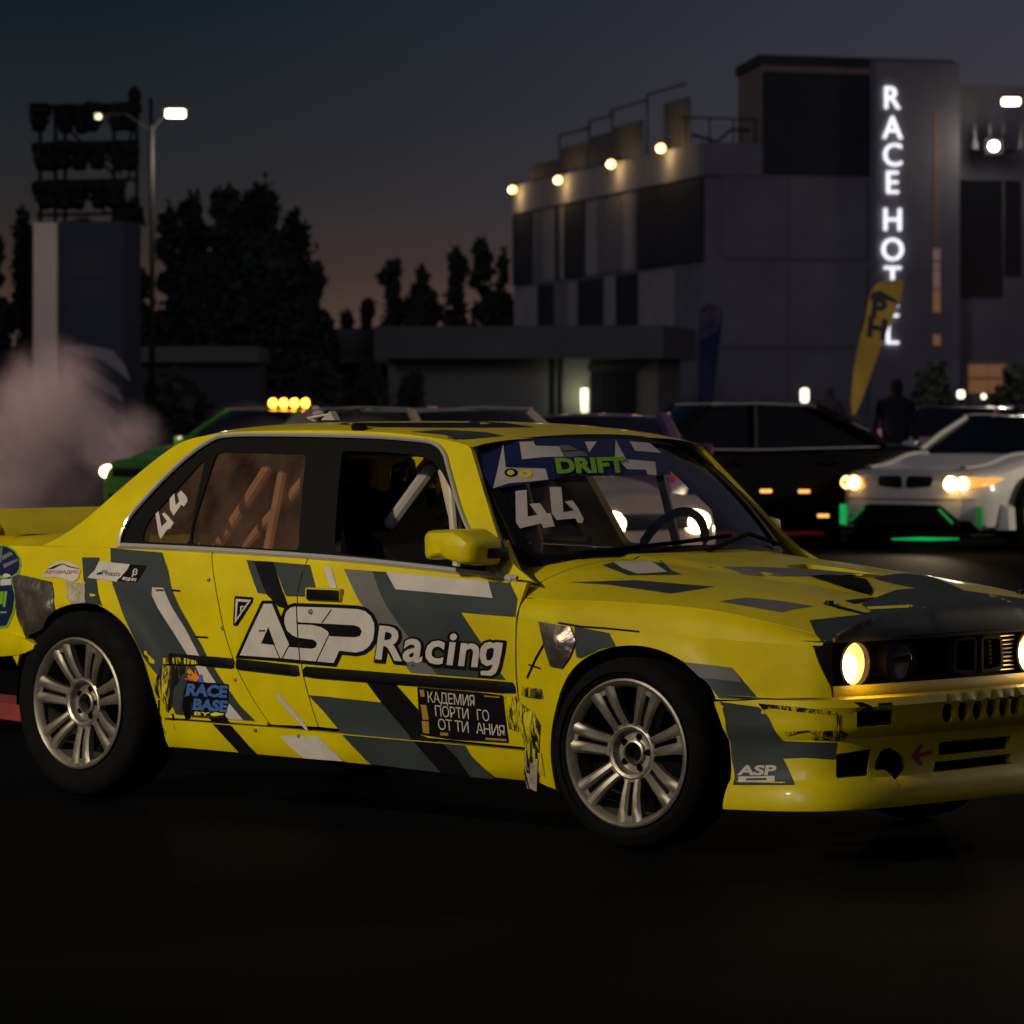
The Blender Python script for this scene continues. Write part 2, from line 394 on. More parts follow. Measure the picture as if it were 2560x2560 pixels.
# outlines on the flank (x, z)
front_arch = [tuple(p) for p in curve_pts([(-.318, .16), (-.312, .28), (-.279, .406), (-.208, .538), (-.099, .613), (.039, .643), (.169, .634), (.281, .594), (.36, .536), (.385, .492)], 5)]
rear_arch = [tuple(p) for p in curve_pts([(-2.90, .455), (-2.84, .55), (-2.75, .62), (-2.645, .665), (-2.57, .685), (-2.50, .693), (-2.396, .684), (-2.274, .625), (-2.205, .526), (-2.172, .416), (-2.14, .29), (-2.113, .205)], 5)]
rear_seam = [tuple(p) for p in curve_pts([(-1.895, .878), (-1.853, .805), (-1.819, .746), (-1.786, .624), (-1.74, .507), (-1.675, .40), (-1.60, .306)], 5)]
split_seam = [tuple(p) for p in curve_pts([(-1.43, .872), (-1.429, .748), (-1.424, .575), (-1.413, .472), (-1.37, .309)], 5)]
front_seam = [tuple(p) for p in curve_pts([(-.425, .825), (-.432, .74), (-.440, .61), (-.442, .5), (-.434, .33), (-.43, .30)], 5)]
def off_line(l, d):
    out = []
    for i, p in enumerate(l):
        a, b = Vector(l[max(i - 1, 0)]), Vector(l[min(i + 1, len(l) - 1)]); t = (b - a).normalized(); out.append((p[0] - t.y * d, p[1] + t.x * d))
    return out
SEAMS = [off_line(l, .0028) + off_line(l, -.0028)[::-1] for l in (rear_seam, split_seam, front_seam)]
SEAMS.append([(-2.113, .300), (-.36, .288), (-.36, .293), (-2.113, .305)])
g = .0025
belt = lambda x0, x1, n=14: [(x, zb(x)) for x in lin(x0, x1, n)]
crease = lambda x0, x1, n=14: [(x, zc(x)) for x in lin(x0, x1, n)]
for s in (1, -1):
    fn = S_(s); inn = (0, s, 0); st = .026 if s == 1 else .06
    arch = front_arch
    fl = [(x + g + .001, z) for x, z in front_seam[::-1] if z < zc(x)] 
    fend = [(-.43 + g, .20), (-.43 + g, .27)] + fl + crease(-.43 + g, .722) + [(.738, .61), (.760, .545), (.764, .512), (.60, .506), (.44, .493)] + arch[::-1] + [(-.318, .17), (-.36, .178)]
    panel('front_fender', [fend], fn, M['yellow'], hero, st, .014, inn)
    MB().grid(lambda x, t: (x, -s * fend_top(x, t)[0], fend_top(x, t)[1]), lin(-.43 + g, .745, 46), lin(0, 1, 7)).build('fender_top', M['yellow'], hero)
    MB().grid(lambda x, z: (x, -s * (side_w(x, z) - .004), z), lin(.60, .766, 12), lin(.512, .68, 6)).build('nose_corner', M['black'], hero)
    front = [(x - g, z) for x, z in front_seam[:-1]] + [(-.436, .2985), (-1.37 + g, .3145)] + [(x + g, z) for x, z in split_seam[::-1][1:]] + belt(-1.42, -.44)
    o = panel('door', [front], fn, M['yellow'], hero, st, .014, inn)
    rear = [(x - g, z) for x, z in split_seam[:-1]] + [(-1.37 - g, .3145), (-1.60 + g, .310)] + [(x + g, z) for x, z in rear_seam[::-1][1:]] + belt(-1.885, -1.435)
    panel('door', [rear], fn, M['yellow'], hero, st, .014, inn)
    q = [(x - g, z) for x, z in rear_seam[:-1]] + [(-1.62, .306), (-2.112, .308)] + rear_arch[::-1][1:] + [(-2.95, .50), (-3.02, .53), (-3.52, .56)] + [(-3.52, .84)] + belt(-3.5, -1.9, 30)
    panel('quarter_panel', [q], fn, M['yellow'], hero, st, .014, inn)
    sl = lambda x, z: (x, -s * (side_w(x, z) + .006 - .6 * max(0, .215 - z)), z)
    panel('sill', [[(-2.113, .206), (-2.128, .300), (-1.6, .301), (-.9, .294), (-.45, .288), (-.36, .285), (-.36, .187), (-.8, .195), (-1.3, .201)]], sl, M['yellow'], hero, st, .05, (0, s, 0))
    # rear bumper corner, scuffed underneath
    rbo = [on_side(*px('A', *q)) for q in [(-60, 1550), (60, 1556), (150, 1580), (330, 1650), (440, 1705), (425, 1760), (330, 1800), (200, 1830), (-60, 1850)]]
    rbo = [(-3.5, .545)] + rbo + [(-3.5, .495)]
    rb = lambda x, z: (x, -s * (side_w(x, .55) + .012 - 2.0 * max(0, .53 - z) ** 1.6), z)
    panel('rear_bumper_side', [rbo], rb, M['yellow'], hero, .02, .03, inn)

# ------------------------------------------------------------------ bonnet, cowl, nose
xf = lambda y: .772 - .055 * (y / .7) ** 2
hood_rear = lambda y: -.335 - .10 * (y / .7) ** 2
hole = [(.005, .105), (.02, -.03), (.09, -.075), (.30, -.02), (.36, .06), (.30, .14), (.10, .15)]
hood_out = [(hood_rear(y), y) for y in lin(-.74, .74, 25)] + [(x, ysh(x) - .004) for x in lin(-.40, .70, 30)] + [(xf(y) - .03, y) for y in lin(.70, -.70, 25)] + [(x, -ysh(x) + .004) for x in lin(.70, -.40, 30)]
hood_out = [p for i, p in enumerate(hood_out) if i == 0 or (Vector(p) - Vector(hood_out[i - 1])).length > .004]
panel('bonnet', [hood_out, rpoly(hole, .03)], lambda x, y: (x, y, hood_z(x, y)), M['yellow'], hero, .03, .015, (0, 0, -1), 40)
cowl = [(hood_rear(y) - .004, y) for y in lin(-.74, .74, 25)] + [(-.40, .775), (-.47, .775), (-.60, .765), (-.62, .70)] + [(-.42 - .17 * (y / .66) ** 2, y) for y in lin(.66, -.66, 25)] + [(-.62, -.70), (-.60, -.765), (-.47, -.775), (-.40, -.775)]
panel('cowl_panel', [cowl], lambda x, y: (x, y, hood_z(x, y)), M['yellow'], hero, .035, 0)
def lip(y, t):
    x0 = xf(y) - .03; z0 = hood_z(x0, y); a = t * math.pi / 2
    return (x0 + .045 * math.sin(a) + .004, y, z0 - (z0 - .672) * (1 - math.cos(a)) ** .8)
MB().grid(lip, lin(-.705, .705, 41), lin(0, 1, 10)).build('bonnet_lip', M['dg'], hero)
xg = lambda y: .735 - .045 * (y / .7) ** 2
MB().grid(lambda y, z: (xg(y), y, z), lin(-.728, .728, 41), lin(.528, .70, 4)).build('grille_panel', M['black'], hero)
MB().grid(lambda y, t: (xg(y) + .040 + .012 * math.sin(t * math.pi / 2) - .03 * max(0, abs(y) - .62) / .1, y, .540 - .036 * t), lin(-.722, .722, 41), lin(0, 1, 5)).build('front_valance', M['yellow'], hero)
def ring(c, r0, r1, x, d, name, m, parent):
    b = MB(); b.lathe([(r0, -d), (r1, -d), (r1, d), (r0, d), (r0, -d)], 36, Matrix.Translation((x, c[0], c[1])) @ Matrix.Rotation(math.radians(90), 4, 'Z')); return b.build(name, m, parent)
def disc(c, r, x, bulge, name, m, parent, n=36):
    b = MB(); b.lathe([(r * math.sin(a), bulge * math.cos(a)) for a in lin(0.001, math.pi / 2, 8)], n, Matrix.Translation((x, c[0], c[1])) @ Matrix.Rotation(math.radians(-90), 4, 'Z')); return b.build(name, m, parent)
for y, lit in ((-.573, 1), (-.372, 0), (.300, 1), (.500, 1)):
    hl = ring((y, .603), .066, .077, xg(y) + .012, .022, 'headlight', M['black'], hero)
    if lit:
        disc((y, .603), .069, xg(y) + .017, -.012, 'reflector', M['warmrefl'], hl)
        b = MB(); b.lathe([(.0005, .008), (.030, .006), (.042, -.002)], 24, Matrix.Translation((xg(y) + .014, y - .006, .590)) @ Matrix.Rotation(math.radians(-90), 4, 'Z')); b.build('bulb_glow', M['lit'], hl)
    else: disc((y, .603), .069, xg(y) + .017, -.012, 'reflector', M['reflector'], hl)
    disc((y, .603), .068, xg(y) + .026, .012, 'lens', M['lampglass'], hl)
    if lit:
        l = bpy.data.lights.new('headlamp_light', 'POINT'); l.energy = .7; l.color = (1, .58, .2); l.shadow_soft_size = .05
        lo = bpy.data.objects.new('headlamp_light', l); link(lo, hl); lo.location = (xg(y) + .07, y, .603)
for s in (-1, 1):      # kidney frames and fine horizontal slats
    k = rpoly([(s * .012, .548), (s * .132, .556), (s * .125, .664), (s * .012, .668)], .022); ki = rpoly([(s * .024, .560), (s * .120, .567), (s * .113, .654), (s * .024, .657)], .015)
    panel('kidney_frame', [k, ki], lambda y, z: (.778 - .02 * abs(y), y, z), M['black'], hero, .03, .035, (-1, 0, 0))
    for i in range(7):
        b = MB(); b.box((.752, s * .07, 0), (.012, .10, .003)); o = b.build('grille_slat', M['black'], hero, False); o.location.z = .572 + i * .0132
    for i in range(9):
        b = MB(); ys = lin(s * .140, s * .29, 7) if s < 0 else lin(.135, .228, 5)
        b.tube([(xg(y) + .016, y, .552 + i * .0135) for y in ys], .0032, 6); b.build('grille_slat', M['chrome'] if s > 0 else M['black'], hero)

# ------------------------------------------------------------------ front bumper
bp = [Vector(p) for p in curve_pts([(.36, -.812), (.50, -.815), (.62, -.807), (.70, -.786), (.768, -.735), (.818, -.635), (.846, -.49), (.860, -.28), (.866, 0)], 8)]
bp = bp + [Vector((p.x, -p.y)) for p in bp[-2::-1]]
bl = [0]
for i in range(1, len(bp)): bl.append(bl[-1] + (bp[i] - bp[i - 1]).length)
bprof = [(.497, -.008), (.493, -.001), (.485, .004), (.474, .004), (.464, -.003), (.455, .000), (.40, .001), (.388, -.004), (.372, -.016), (.34, -.018), (.28, -.016), (.250, -.008), (.232, .010), (.205, .018), (.175, .022), (.162, .018)]
_bz = [p[0] for p in bprof][::-1]; _bo = [p[1] for p in bprof][::-1]
BL = bl[-1]; BPX = [p.x for p in bp]; BPY = [p.y for p in bp]
def bump_pt(s, z, off=0.):
    s = min(max(s, 0), BL); x = float(np.interp(s, bl, BPX)); y = float(np.interp(s, bl, BPY))
    s0, s1 = max(s - .02, 0), min(s + .02, BL)
    t = Vector((np.interp(s1, bl, BPX) - np.interp(s0, bl, BPX), np.interp(s1, bl, BPY) - np.interp(s0, bl, BPY))).normalized()
    o = float(np.interp(z, _bz, _bo)) + off
    return (x + t.y * o, y - t.x * o, z + .014 * (x - .43) / .43 * (1 if z < .4 else .6))
def s_of_y(y): return float(np.interp(y, BPY[8:-8], bl[8:-8]))
BMESH = MB().grid(lambda s, z: bump_pt(s, z), lin(0, BL, 160), sorted([p[0] for p in bprof] + [.42, .44, .31, .22, .19]))
BVB = BVHTree.FromPolygons(BMESH.v, BMESH.f)
def bpx(k, x, y):
    """photo pixel -> (s, z) on the bumper"""
    h = BVB.ray_cast(CAML, pray(*px(k, x, y)))
    if h[0] is None: return None
    p = h[0]; i = min(range(len(bp)), key=lambda j: (bp[j].x - p.x) ** 2 + (bp[j].y - p.y) ** 2)
    s = bl[i]; bs = min(lin(s - .03, s + .03, 61), key=lambda q: (Vector(bump_pt(q, p.z)) - p).length)
    return bs, p.z - .014 * (p.x - .43) / .43 * (1 if p.z < .4 else .6)
holes = []
for (x, y, rx, ry) in ((1228, 310, 56, 100), (1372, 293, 54, 98), (1510, 285, 50, 98), (1636, 270, 48, 96), (1752, 257, 44, 96), (1858, 248, 40, 96)):
    c = bpx('G', x, y); holes.append([(c[0] + .030 * math.cos(a), c[1] + .031 * math.sin(a)) for a in lin(0, 2 * math.pi, 15)[:-1]])
sc0 = holes[-1][0][0]; last = bpx('G', 1858, 248)
holes.append([(last[0] + .070 + .030 * math.cos(a), last[1] + .031 * math.sin(a)) for a in lin(0, 2 * math.pi, 15)[:-1]])
for poly, r in (([(375, 290), (712, 272), (708, 418), (380, 440)], .004), ([(1140, 580), (1822, 518), (1808, 640), (1140, 705)], .008), ([(1105, 765), (1815, 685), (1812, 770), (1840, 775), (1090, 860)], .006),
                ([(190, 690), (510, 640), (480, 895), (190, 915)], .006), ([(545, 840), (555, 760), (600, 660), (680, 628), (760, 670), (820, 740), (832, 830), (770, 905), (740, 935), (700, 880), (650, 840)], .01)):
    q = [bpx('G', *p) for p in poly]
    if all(q): holes.append(rpoly(q, r))
sx = lambda x: x - .36
bout = [(sx(.385), .470), (sx(.382), .486), (sx(.5), .492)] + [(s, .497) for s in lin(.2, BL - .2, 60)] + [(BL - .14, .492), (BL - .022, .486), (BL - .025, .470), (BL - .064, .389), (BL - .081, .234), (BL - .071, .163)] + [(s, .163) for s in lin(BL - .1, .1, 60)] + [(sx(.431), .163), (sx(.441), .234), (sx(.424), .389)]
panel('front_bumper', [bout] + holes, lambda s, z: bump_pt(s, z), M['yellow'], hero, .02, .02, lambda p: Vector((-p.x * .8 + .1, -p.y, 0)).normalized(), 25)
MB().grid(lambda s, t: (lambda p: (p[0] * (1 - t * .06) - .0, p[1] * (1 - t * .06), .5045 + .004 * t))(bump_pt(s, .497)), lin(.02, BL - .02, 120), lin(0, 1, 3)).build('bumper_top', M['yellow'], hero)
MB().grid(lambda s, z: (lambda p: (p[0] - .05, p[1] * .93, p[2]))(bump_pt(s, .34)[:2] + (z,)), lin(.1, BL - .1, 80), lin(.17, .485, 3)).build('bumper_core', M['well'], hero)

# ------------------------------------------------------------------ glasshouse: yellow pillars and roof rail, black frames, trim, glass
zroof = spline([-2.42, -2.28, -2.14, -2.0, -1.8, -1.5, -1.2, -1.0, -.9, -.84], [1.185, 1.266, 1.309, 1.324, 1.330, 1.332, 1.323, 1.306, 1.292, 1.278])
zedge = lambda x: zroof(x) - .030
dlo = [tuple(p) for p in curve_pts([(-2.372, .890), (-2.380, .94), (-2.365, .995), (-2.32, 1.055), (-2.25, 1.135), (-2.17, 1.21), (-2.09, 1.262), (-2.01, 1.283), (-1.75, 1.287), (-1.35, 1.283), (-1.13, 1.274), (-1.02, 1.262), (-.955, 1.228), (-.90, 1.165), (-.76, 1.005), (-.60, .875), (-.495, .838 - .012)], 6)]
dlo_bot = [(x, zb(x) + .018) for x in lin(-.52, -2.36, 24)]
roofl = [tuple(p) for p in curve_pts([(-2.80, .885), (-2.70, .925), (-2.60, .985), (-2.50, 1.065), (-2.42, 1.13), (-2.33, 1.20), (-2.24, 1.255), (-2.14, zedge(-2.14)), (-2.0, zedge(-2.0))], 6)]
pil = [(-2.37, zb(-2.37) + .001)] + dlo + [(-.462, .832), (-.40, .826), (-.475, .862)] + [tuple(p) for p in curve_pts([(-.535, .895), (-.60, .958), (-.70, 1.075), (-.79, 1.18), (-.845, 1.243)], 4)] + [(x, zedge(x)) for x in lin(-.86, -1.95, 22)] + roofl[::-1] + [(-2.80, zb(-2.8) + .001)]
pil = [p for i, p in enumerate(pil) if (Vector(p) - Vector(pil[i - 1])).length > .003]
def glin(s): return lambda p: Vector((0, s, -.3))
def gpx(k, pts):
    out = []
    for p in pts:
        x, z = on_side(*px(k, *p), fn=lambda a, b: wg(a, b) - .01); out.append((x, max(z, zb(x) + .026)))
    return out
GL = {'quarter_window': gpx('c1', [(762, 775), (775, 700), (805, 640), (950, 480), (1085, 330), (1100, 335), (1010, 790)]),
      'rear_door_window': gpx('c1', [(1022, 792), (1035, 690), (1165, 285), (1200, 278), (1645, 290), (1602, 812)]),
      'front_door_window': gpx('c2', [(368, 1085), (432, 352), (700, 358), (970, 380), (1050, 420), (1120, 495), (1320, 880), (1480, 1120), (1540, 1195)])}
for s in (1, -1):
    st = .03 if s == 1 else .06
    panel('pillar_and_roof_rail', [pil], G_(s), M['yellow'], hero, st, .02, glin(s), 40)
    fr = dlo + dlo_bot; fr = [p for i, p in enumerate(fr) if (Vector(p) - Vector(fr[i - 1])).length > .003]
    loops = [fr] + [rpoly(GL[k], .02) for k in GL]
    panel('window_frame', loops, G_(s, -.008), M['black'] if s > 0 else M['yellow'], hero, st, .03, glin(s), 40)
    for k in GL:
        if k == 'front_door_window': continue
        panel('side_window', [GL[k]], G_(s, -.016), M['tint'], hero, .06, 0)
    b = MB(); b.tube([(x, -s * (wg(x, z) + .004), z) for x, z in dlo], .0075, 6); b.build('drip_rail', M['chrome'], hero)
    b = MB(); bt = lin(-2.365, -.47, 40)
    b.grid(lambda x, t: (x, -s * (wg(x, zb(x) + .002) + .006 * math.sin(math.pi * t) + .001), zb(x) + .001 + .019 * t), bt, lin(0, 1, 5)); b.build('belt_trim', M['chrome'], hero)
MB().grid(lambda x, t: (x, t * wg(x, zedge(x)), zroof(x) - .008 * t * t - .023 * abs(t) ** 5), lin(-2.24, -.845, 40), lin(-1, 1, 41)).build('roof', M['yellow'], hero)
# windscreen  (y, t) bottom to top
def ws(y, t):
    q = (y / .66) ** 2; x0, z0 = -.37 - .155 * q, .900 - .028 * q
    q2 = (y / .575) ** 2; x1, z1 = -.835 - .055 * q2, 1.290 - .028 * q2
    return Vector((x0 + (x1 - x0) * t + .022 * math.sin(math.pi * t), y * (1 - .125 * t) , z0 + (z1 - z0) * t + .012 * math.sin(math.pi * t)))
WSg = MB().grid(lambda y, t: tuple(ws(y, t)), lin(-.68, .68, 41), lin(0, 1, 21)); BVW = BVHTree.FromPolygons(WSg.v, WSg.f)
wso = rpoly([(-.672, .0), (.672, .0), (.672, 1), (-.672, 1)], [.1, .1, .12, .12], 7); wsi = rpoly([(-.632, .055), (.632, .055), (.628, .935), (-.628, .935)], [.08, .08, .1, .1], 7)
panel('windscreen', [wso], lambda y, t: ws(y, t) - Vector((.006, 0, .006)), M['screen'], hero, .08, 0)
panel('windscreen_seal', [wso, wsi], lambda y, t: ws(y, t), M['black'], hero, .05, .02, (-.6, 0, -.6))
# rear screen
def rs(y, t):
    q = (y / .6) ** 2; return (-2.84 + .08 * q + (.58 - .03 * q) * t, y * (1 - .16 * t), .915 + (zroof(-2.26) - .915 - .0) * t - .03 * q * t)
panel('rear_screen_seal', [[(-.66, -.02), (.66, -.02), (.66, 1.02), (-.66, 1.02)], rpoly([(-.56, .08), (.56, .08), (.55, .9), (-.55, .9)], .08)], rs, M['yellow'], hero, .06, 0)
panel('rear_screen', [[(-.6, .02), (.6, .02), (.6, .98), (-.6, .98)]], lambda y, t: tuple(Vector(rs(y, t)) + Vector((.01, 0, -.01))), M['tint'], hero, .1, 0)
# boot lid with upright spoiler, tail
bz = lambda x, y: .906 + .02 * (1 - (y / .76) ** 2) - .03 * max(0, abs(y) - .68) / .08
MB().grid(lambda x, t: (x, t * (Wp(x) - .058), bz(x, t * .76) if abs(t) < .99 else zb(x)), lin(-3.5, -2.74, 14), lin(-1, 1, 33)).build('boot_lid', M['yellow'], hero)
b = MB(); b.grid(lambda y, t: [(-3.06 - .10 * t ** 1.6, y, .918 + .092 * t), ][0], lin(-.70, .70, 15), lin(0, 1, 6))
b.grid(lambda y, t: (-3.16 - .06 * t, y, 1.010 - .10 * t), lin(-.70, .70, 15), lin(0, 1, 3)); b.build('boot_spoiler', M['yellow'], hero)
MB().grid(lambda y, z: (-3.52 - .03 * (1 - (y / .75) ** 2), y, z), lin(-.72, .72, 9), lin(.45, .9, 5)).build('tail_panel', M['yellow'], hero)

# ------------------------------------------------------------------ underbody, arches, cabin
b = MB(); b.box((-.95, 0, .245), (2.3, 1.44, .07)); b.box((.36, 0, .42), (.60, 1.02, .5)); b.box((-2.85, 0, .56), (1.1, 1.02, .30)); b.build('floor_pan', M['well'], hero, False)
for s in (1, -1):
    for ax in (.06, -2.50):
        b = MB(); b.lathe([(.44, 0), (.44, .26)], 24, Matrix.Translation((ax, -.75 if s > 0 else .49, .31)), 0, math.pi); b.lathe([(.0, 0), (.44, 0)], 24, Matrix.Translation((ax, -s * .495, .31)), 0, math.pi); b.build('wheel_housing', M['well'], hero)
def tube(pts, r, m, name='cage_tube'): return MB().tube(pts, r, 10).build(name, m, hero)
for s in (-1, 1):
    tube([(-1.62, s * .60, .30), (-1.62, s * .585, .9), (-1.66, s * .50, 1.24)], .021, M['cage'])
    tube([(-1.64, s * .51, 1.22), (-1.15, s * .50, 1.235), (-.95, s * .52, 1.20), (-.60, s * .60, .90), (-.50, s * .62, .40)], .021, M['cage2'])
    if s > 0: tube([(-1.66, s * .49, 1.22), (-2.55, s * .52, .72)], .021, M['cage'])
    tube([(-1.60, s * .60, .78), (-.60, s * .62, .45)], .02, M['cage2'])
    tube([(-1.0, s * .53, 1.19), (-.86, s * .60, .55)], .017, M['cage'])
tube([(-1.66, -.5, 1.24), (-1.66, 0, 1.265), (-1.66, .5, 1.24)], .021, M['cage'])
tube([(-1.65, -.52, 1.20), (-1.62, .56, .62)], .021, M['cage']); tube([(-1.65, .52, 1.20), (-1.62, -.56, .62)], .021, M['cage'])
b = MB(); b.box((-.52, 0, .78), (.36, 1.22, .16), bev=.04); b.box((-.62, .36, .865), (.20, .42, .07), bev=.03); b.build('dashboard', M['seat'], hero)
b = MB(); b.box((-2.35, 0, .62), (.9, 1.3, .06)); b.box((-1.9, 0, .40), (.06, 1.3, .35)); b.build('rear_bulkhead', M['inner'], hero, False)
def bucket(prof, y0, y1):
    b = MB(); b.prism(rpoly(prof, .03, 3), y0, y1, lambda x, z, h: (x, h, z)); return b.build('bucket_seat', M['seat'], hero)
sp_ = [on_plane_y(*px('c2', *q), -.42) for q in ((250, 470), (330, 440), (410, 515), (500, 590), (575, 640), (640, 735), (700, 860), (780, 960), (880, 1060), (980, 1150), (980, 1330), (250, 1330))]
bucket([(p.x, p.z) for p in sp_], -.50, -.14)
bucket([(-.9, .42), (-.92, .30), (-1.45, .28), (-1.70, .60), (-1.78, .86), (-1.66, .90), (-1.52, .76), (-1.35, .55), (-1.12, .44)], .12, .58)
for k_, q0, q1, yy, r_, m_ in (('c2', (740, 890), (1075, 430), -.38, .026, 'cage2'), ('c2', (1128, 480), (1225, 900), -.46, .020, 'cage'), ('c2', (850, 380), (715, 840), .60, .030, 'seat'), ('c2', (1035, 620), (1115, 900), .52, .022, 'seat'), ('c2', (700, 370), (668, 790), -.30, .040, 'yellow'), ('c2', (600, 380), (520, 590), -.26, .022, 'cage'), ('c2', (930, 400), (870, 700), .66, .014, 'seat'),
                            ('c1', (1490, 290), (1170, 790), -.46, .022, 'cage'), ('c1', (1545, 280), (1440, 830), -.42, .022, 'cage'), ('c1', (1660, 410), (1270, 830), -.38, .022, 'cage')):
    tube([on_plane_y(*px(k_, *q0), yy), on_plane_y(*px(k_, *q1), yy)], r_, M[m_], 'cage_tube' if m_ != 'yellow' else 'inner_pillar')
b = MB(); b.tube([Vector((-.80, .36, .86)) + Matrix.Rotation(math.radians(22), 3, 'Y') @ Vector((0, .175 * math.cos(a), .175 * math.sin(a))) for a in lin(0, 2 * math.pi, 33)[:-1]], .016, 8, True)
b.tube([(-.80, .19, .86), (-.78, .36, .85), (-.80, .53, .86)], .012, 6); b.tube([(-.78, .36, .85), (-.5, .36, .78)], .02, 8); b.build('steering_wheel', M['seat'], hero)

# ------------------------------------------------------------------ wheels
def wheel(name, loc, rt, steer=0, side=1, spin=0., part=hero):
    """outer face towards local -Y; rim lip radius .2325"""
    w = empty(name, loc, steer + (0 if side > 0 else math.pi), parent=part)
    sh = [(.222, .03), (.236, .012), (.245, .004), (.262, -.004), (rt - .05, -.006), (rt - .022, .004), (rt - .008, .022), (rt, .05), (rt, .18), (rt - .01, .21), (rt - .05, .235), (.24, .22), (.222, .2)]
    b = MB(); b.lathe(sh, 56)
    b.build('tyre', M['rubber'], w)
    b = MB(); b.lathe([(.205, .025), (.214, .008), (.226, .000), (.2325, .003), (.2325, .012), (.222, .02), (.21, .03), (.205, .06), (.20, .19), (.215, .21)], 64); rim = b.build('rim', M['alloy'], w)
    b = MB(); b.lathe([(.0, .16), (.195, .16)], 32); b.lathe([(.0, .135), (.14, .135)], 24); b.build('brake_disc', M['well'], w)
    for k in range(7):
        a = spin + 2 * math.pi * k / 7; b = MB()
        for q in (-1, 1):
            # one bar of a double spoke: stations r, lateral offset, half width, front face depth
            stn = [(.078, .019, .0128, .034), (.10, .0195, .0130, .026), (.13, .0212, .0145, .017), (.165, .0240, .0165, .011), (.195, .0275, .0195, .008), (.216, .0315, .0225, .006)]
            v = []; f = []
            for r, l, hw, d in stn:
                for (o, dd) in ((-hw, d + .030), (-hw, d + .007), (-hw * .45, d), (hw * .45, d), (hw, d + .007), (hw, d + .030)):
                    x, z = r, q * l + o; v.append((x * math.cos(a) - z * math.sin(a), dd, x * math.sin(a) + z * math.cos(a)))
            for i in range(len(stn) - 1):
                for j in range(5): f.append((i * 6 + j, i * 6 + j + 1, i * 6 + 7 + j, i * 6 + 6 + j))
            b.add(v, f)
        # web bridging  the pair at the hub and at the rim
        for r0, r1, d in ((.074, .092, .032), (.196, .214, .013)):
            v = []
            for r in (r0, r1):
                for o in (-.03, .03): v.append((r * math.cos(a) - o * math.sin(a), d, r * math.sin(a) + o * math.cos(a)))
            b.add(v, [(0, 1, 3, 2)])
        b.build('spoke', M['alloy'], w)
    b = MB(); b.lathe([(.088, .060), (.088, .034), (.080, .030), (.072, .034), (.068, .050), (.062, .056), (.040, .056), (.038, .044), (.032, .042), (.030, .050), (.029, .09)], 40)
    hb = b.build('hub', M['hub'], w)
    b = MB(); b.lathe([(0, .075), (.030, .075)], 20)
    for k in range(5):
        a = spin + .3 + 2 * math.pi * k / 5; b.lathe([(.0085, .050), (.0085, .0555), (0, .0555)], 10, Matrix.Translation((.051 * math.cos(a), -.001, .051 * math.sin(a))))
        b.lathe([(0, .0545), (.0115, .0545)], 12, Matrix.Translation((.051 * math.cos(a), 0, .051 * math.sin(a))))
    b.build('bore', M['well'], w)
    return w
wheel('front_wheel', (0, -.79, .305), .303, math.radians(4.8), 1, math.radians(-90 + 2))
wheel('rear_wheel', (-2.57, -.79, .336), .334, 0, 1, math.radians(-90 + 2))
wheel('front_wheel', (0, .79, .305), .303, math.radians(4.8), -1)
wheel('rear_wheel', (-2.57, .79, .336), .334, 0, -1)

# ------------------------------------------------------------------ trim: rub strips, handles, mirror, locks
def strip(name, x0, z0, x1, z1, h, m=M['black'], off=.013, n=16):
    b = MB(); zs = lambda x: z0 + (z1 - z0) * (x - x0) / (x1 - x0)
    cs = [(-.5, 0), (-.48, .8), (-.3, 1), (.3, 1), (.48, .8), (.5, 0)]
    b.grid(lambda x, k: (x, -(side_w(x, zs(x)) - .002 + off * cs[int(k)][1] * min(1, 40 * (min(x - x0, x1 - x) + .004))), zs(x) + h * cs[int(k)][0]), lin(x0, x1, n), range(6)); return b.build(name, m, hero)
strip('rub_strip', -2.075, .518, -1.745, .512, .034); strip('rub_strip', -1.738, .511, -1.432, .500, .036); strip('rub_strip', -1.418, .499, -.448, .488, .036)
strip('rub_strip', -.425, .480, -.33, .474, .030, M['scuff'])
b = MB(); hx, hz = -1.30, .760
b.box((hx, -(side_w(hx, hz) + .006), hz), (.165, .022, .043), bev=.008); hd = b.build('door_handle', M['yellow'], hero)
b = MB(); b.box((hx + .004, -(side_w(hx, hz) + .0175), hz - .001), (.150, .006, .034), bev=.002); b.build('handle_recess', M['bk'], hd)
kx, kz = on_side(*px('c2', 220, 1460)); b = MB(); b.lathe([(.0001, -.006), (.009, -.005), (.0105, 0), (.0105, .01)], 16, Matrix.Translation((kx, -(side_w(kx, kz) + .004), kz))); b.build('key_lock', M['hub'], hero)
# mirror: rounded trapezoid shell seen from its front
m0 = on_plane_y(*px('c2', 1200, 1010), -.90)
mp = [(-.125, -.048), (-.13, .03), (-.115, .050), (.02, .056), (.062, .040), (.105, .012), (.092, -.062), (.02, -.054), (-.04, -.040)]
b = MB(); rp = rpoly(mp, .022, 4); n = len(rp); v = []; f = []
for sc, dy in ((1.0, .09), (1.0, .02), (.985, -.01), (.93, -.035), (.80, -.052), (.5, -.062)): v += [(x * sc, dy, z * sc) for x, z in rp]
for i in range(5): f += [(i * n + k, i * n + (k + 1) % n, (i + 1) * n + (k + 1) % n, (i + 1) * n + k) for k in range(n)]
f += [tuple(5 * n + k for k in range(n))]
b.add(v, f); mo = b.build('wing_mirror', M['yellow'], hero); mo.location = (m0.x, -.875, m0.z)
b = MB(); b.prism(rpoly([(-.62, .846), (-.47, .838), (-.50, .868), (-.585, .955), (-.60, .93)], .008), -.775, -.745, lambda x, z, h: (x, h + .4 * (z - .85) * 0 + (wg(x, z) - .775) * -1, z)); b.build('mirror_base', M['yellow'], hero)
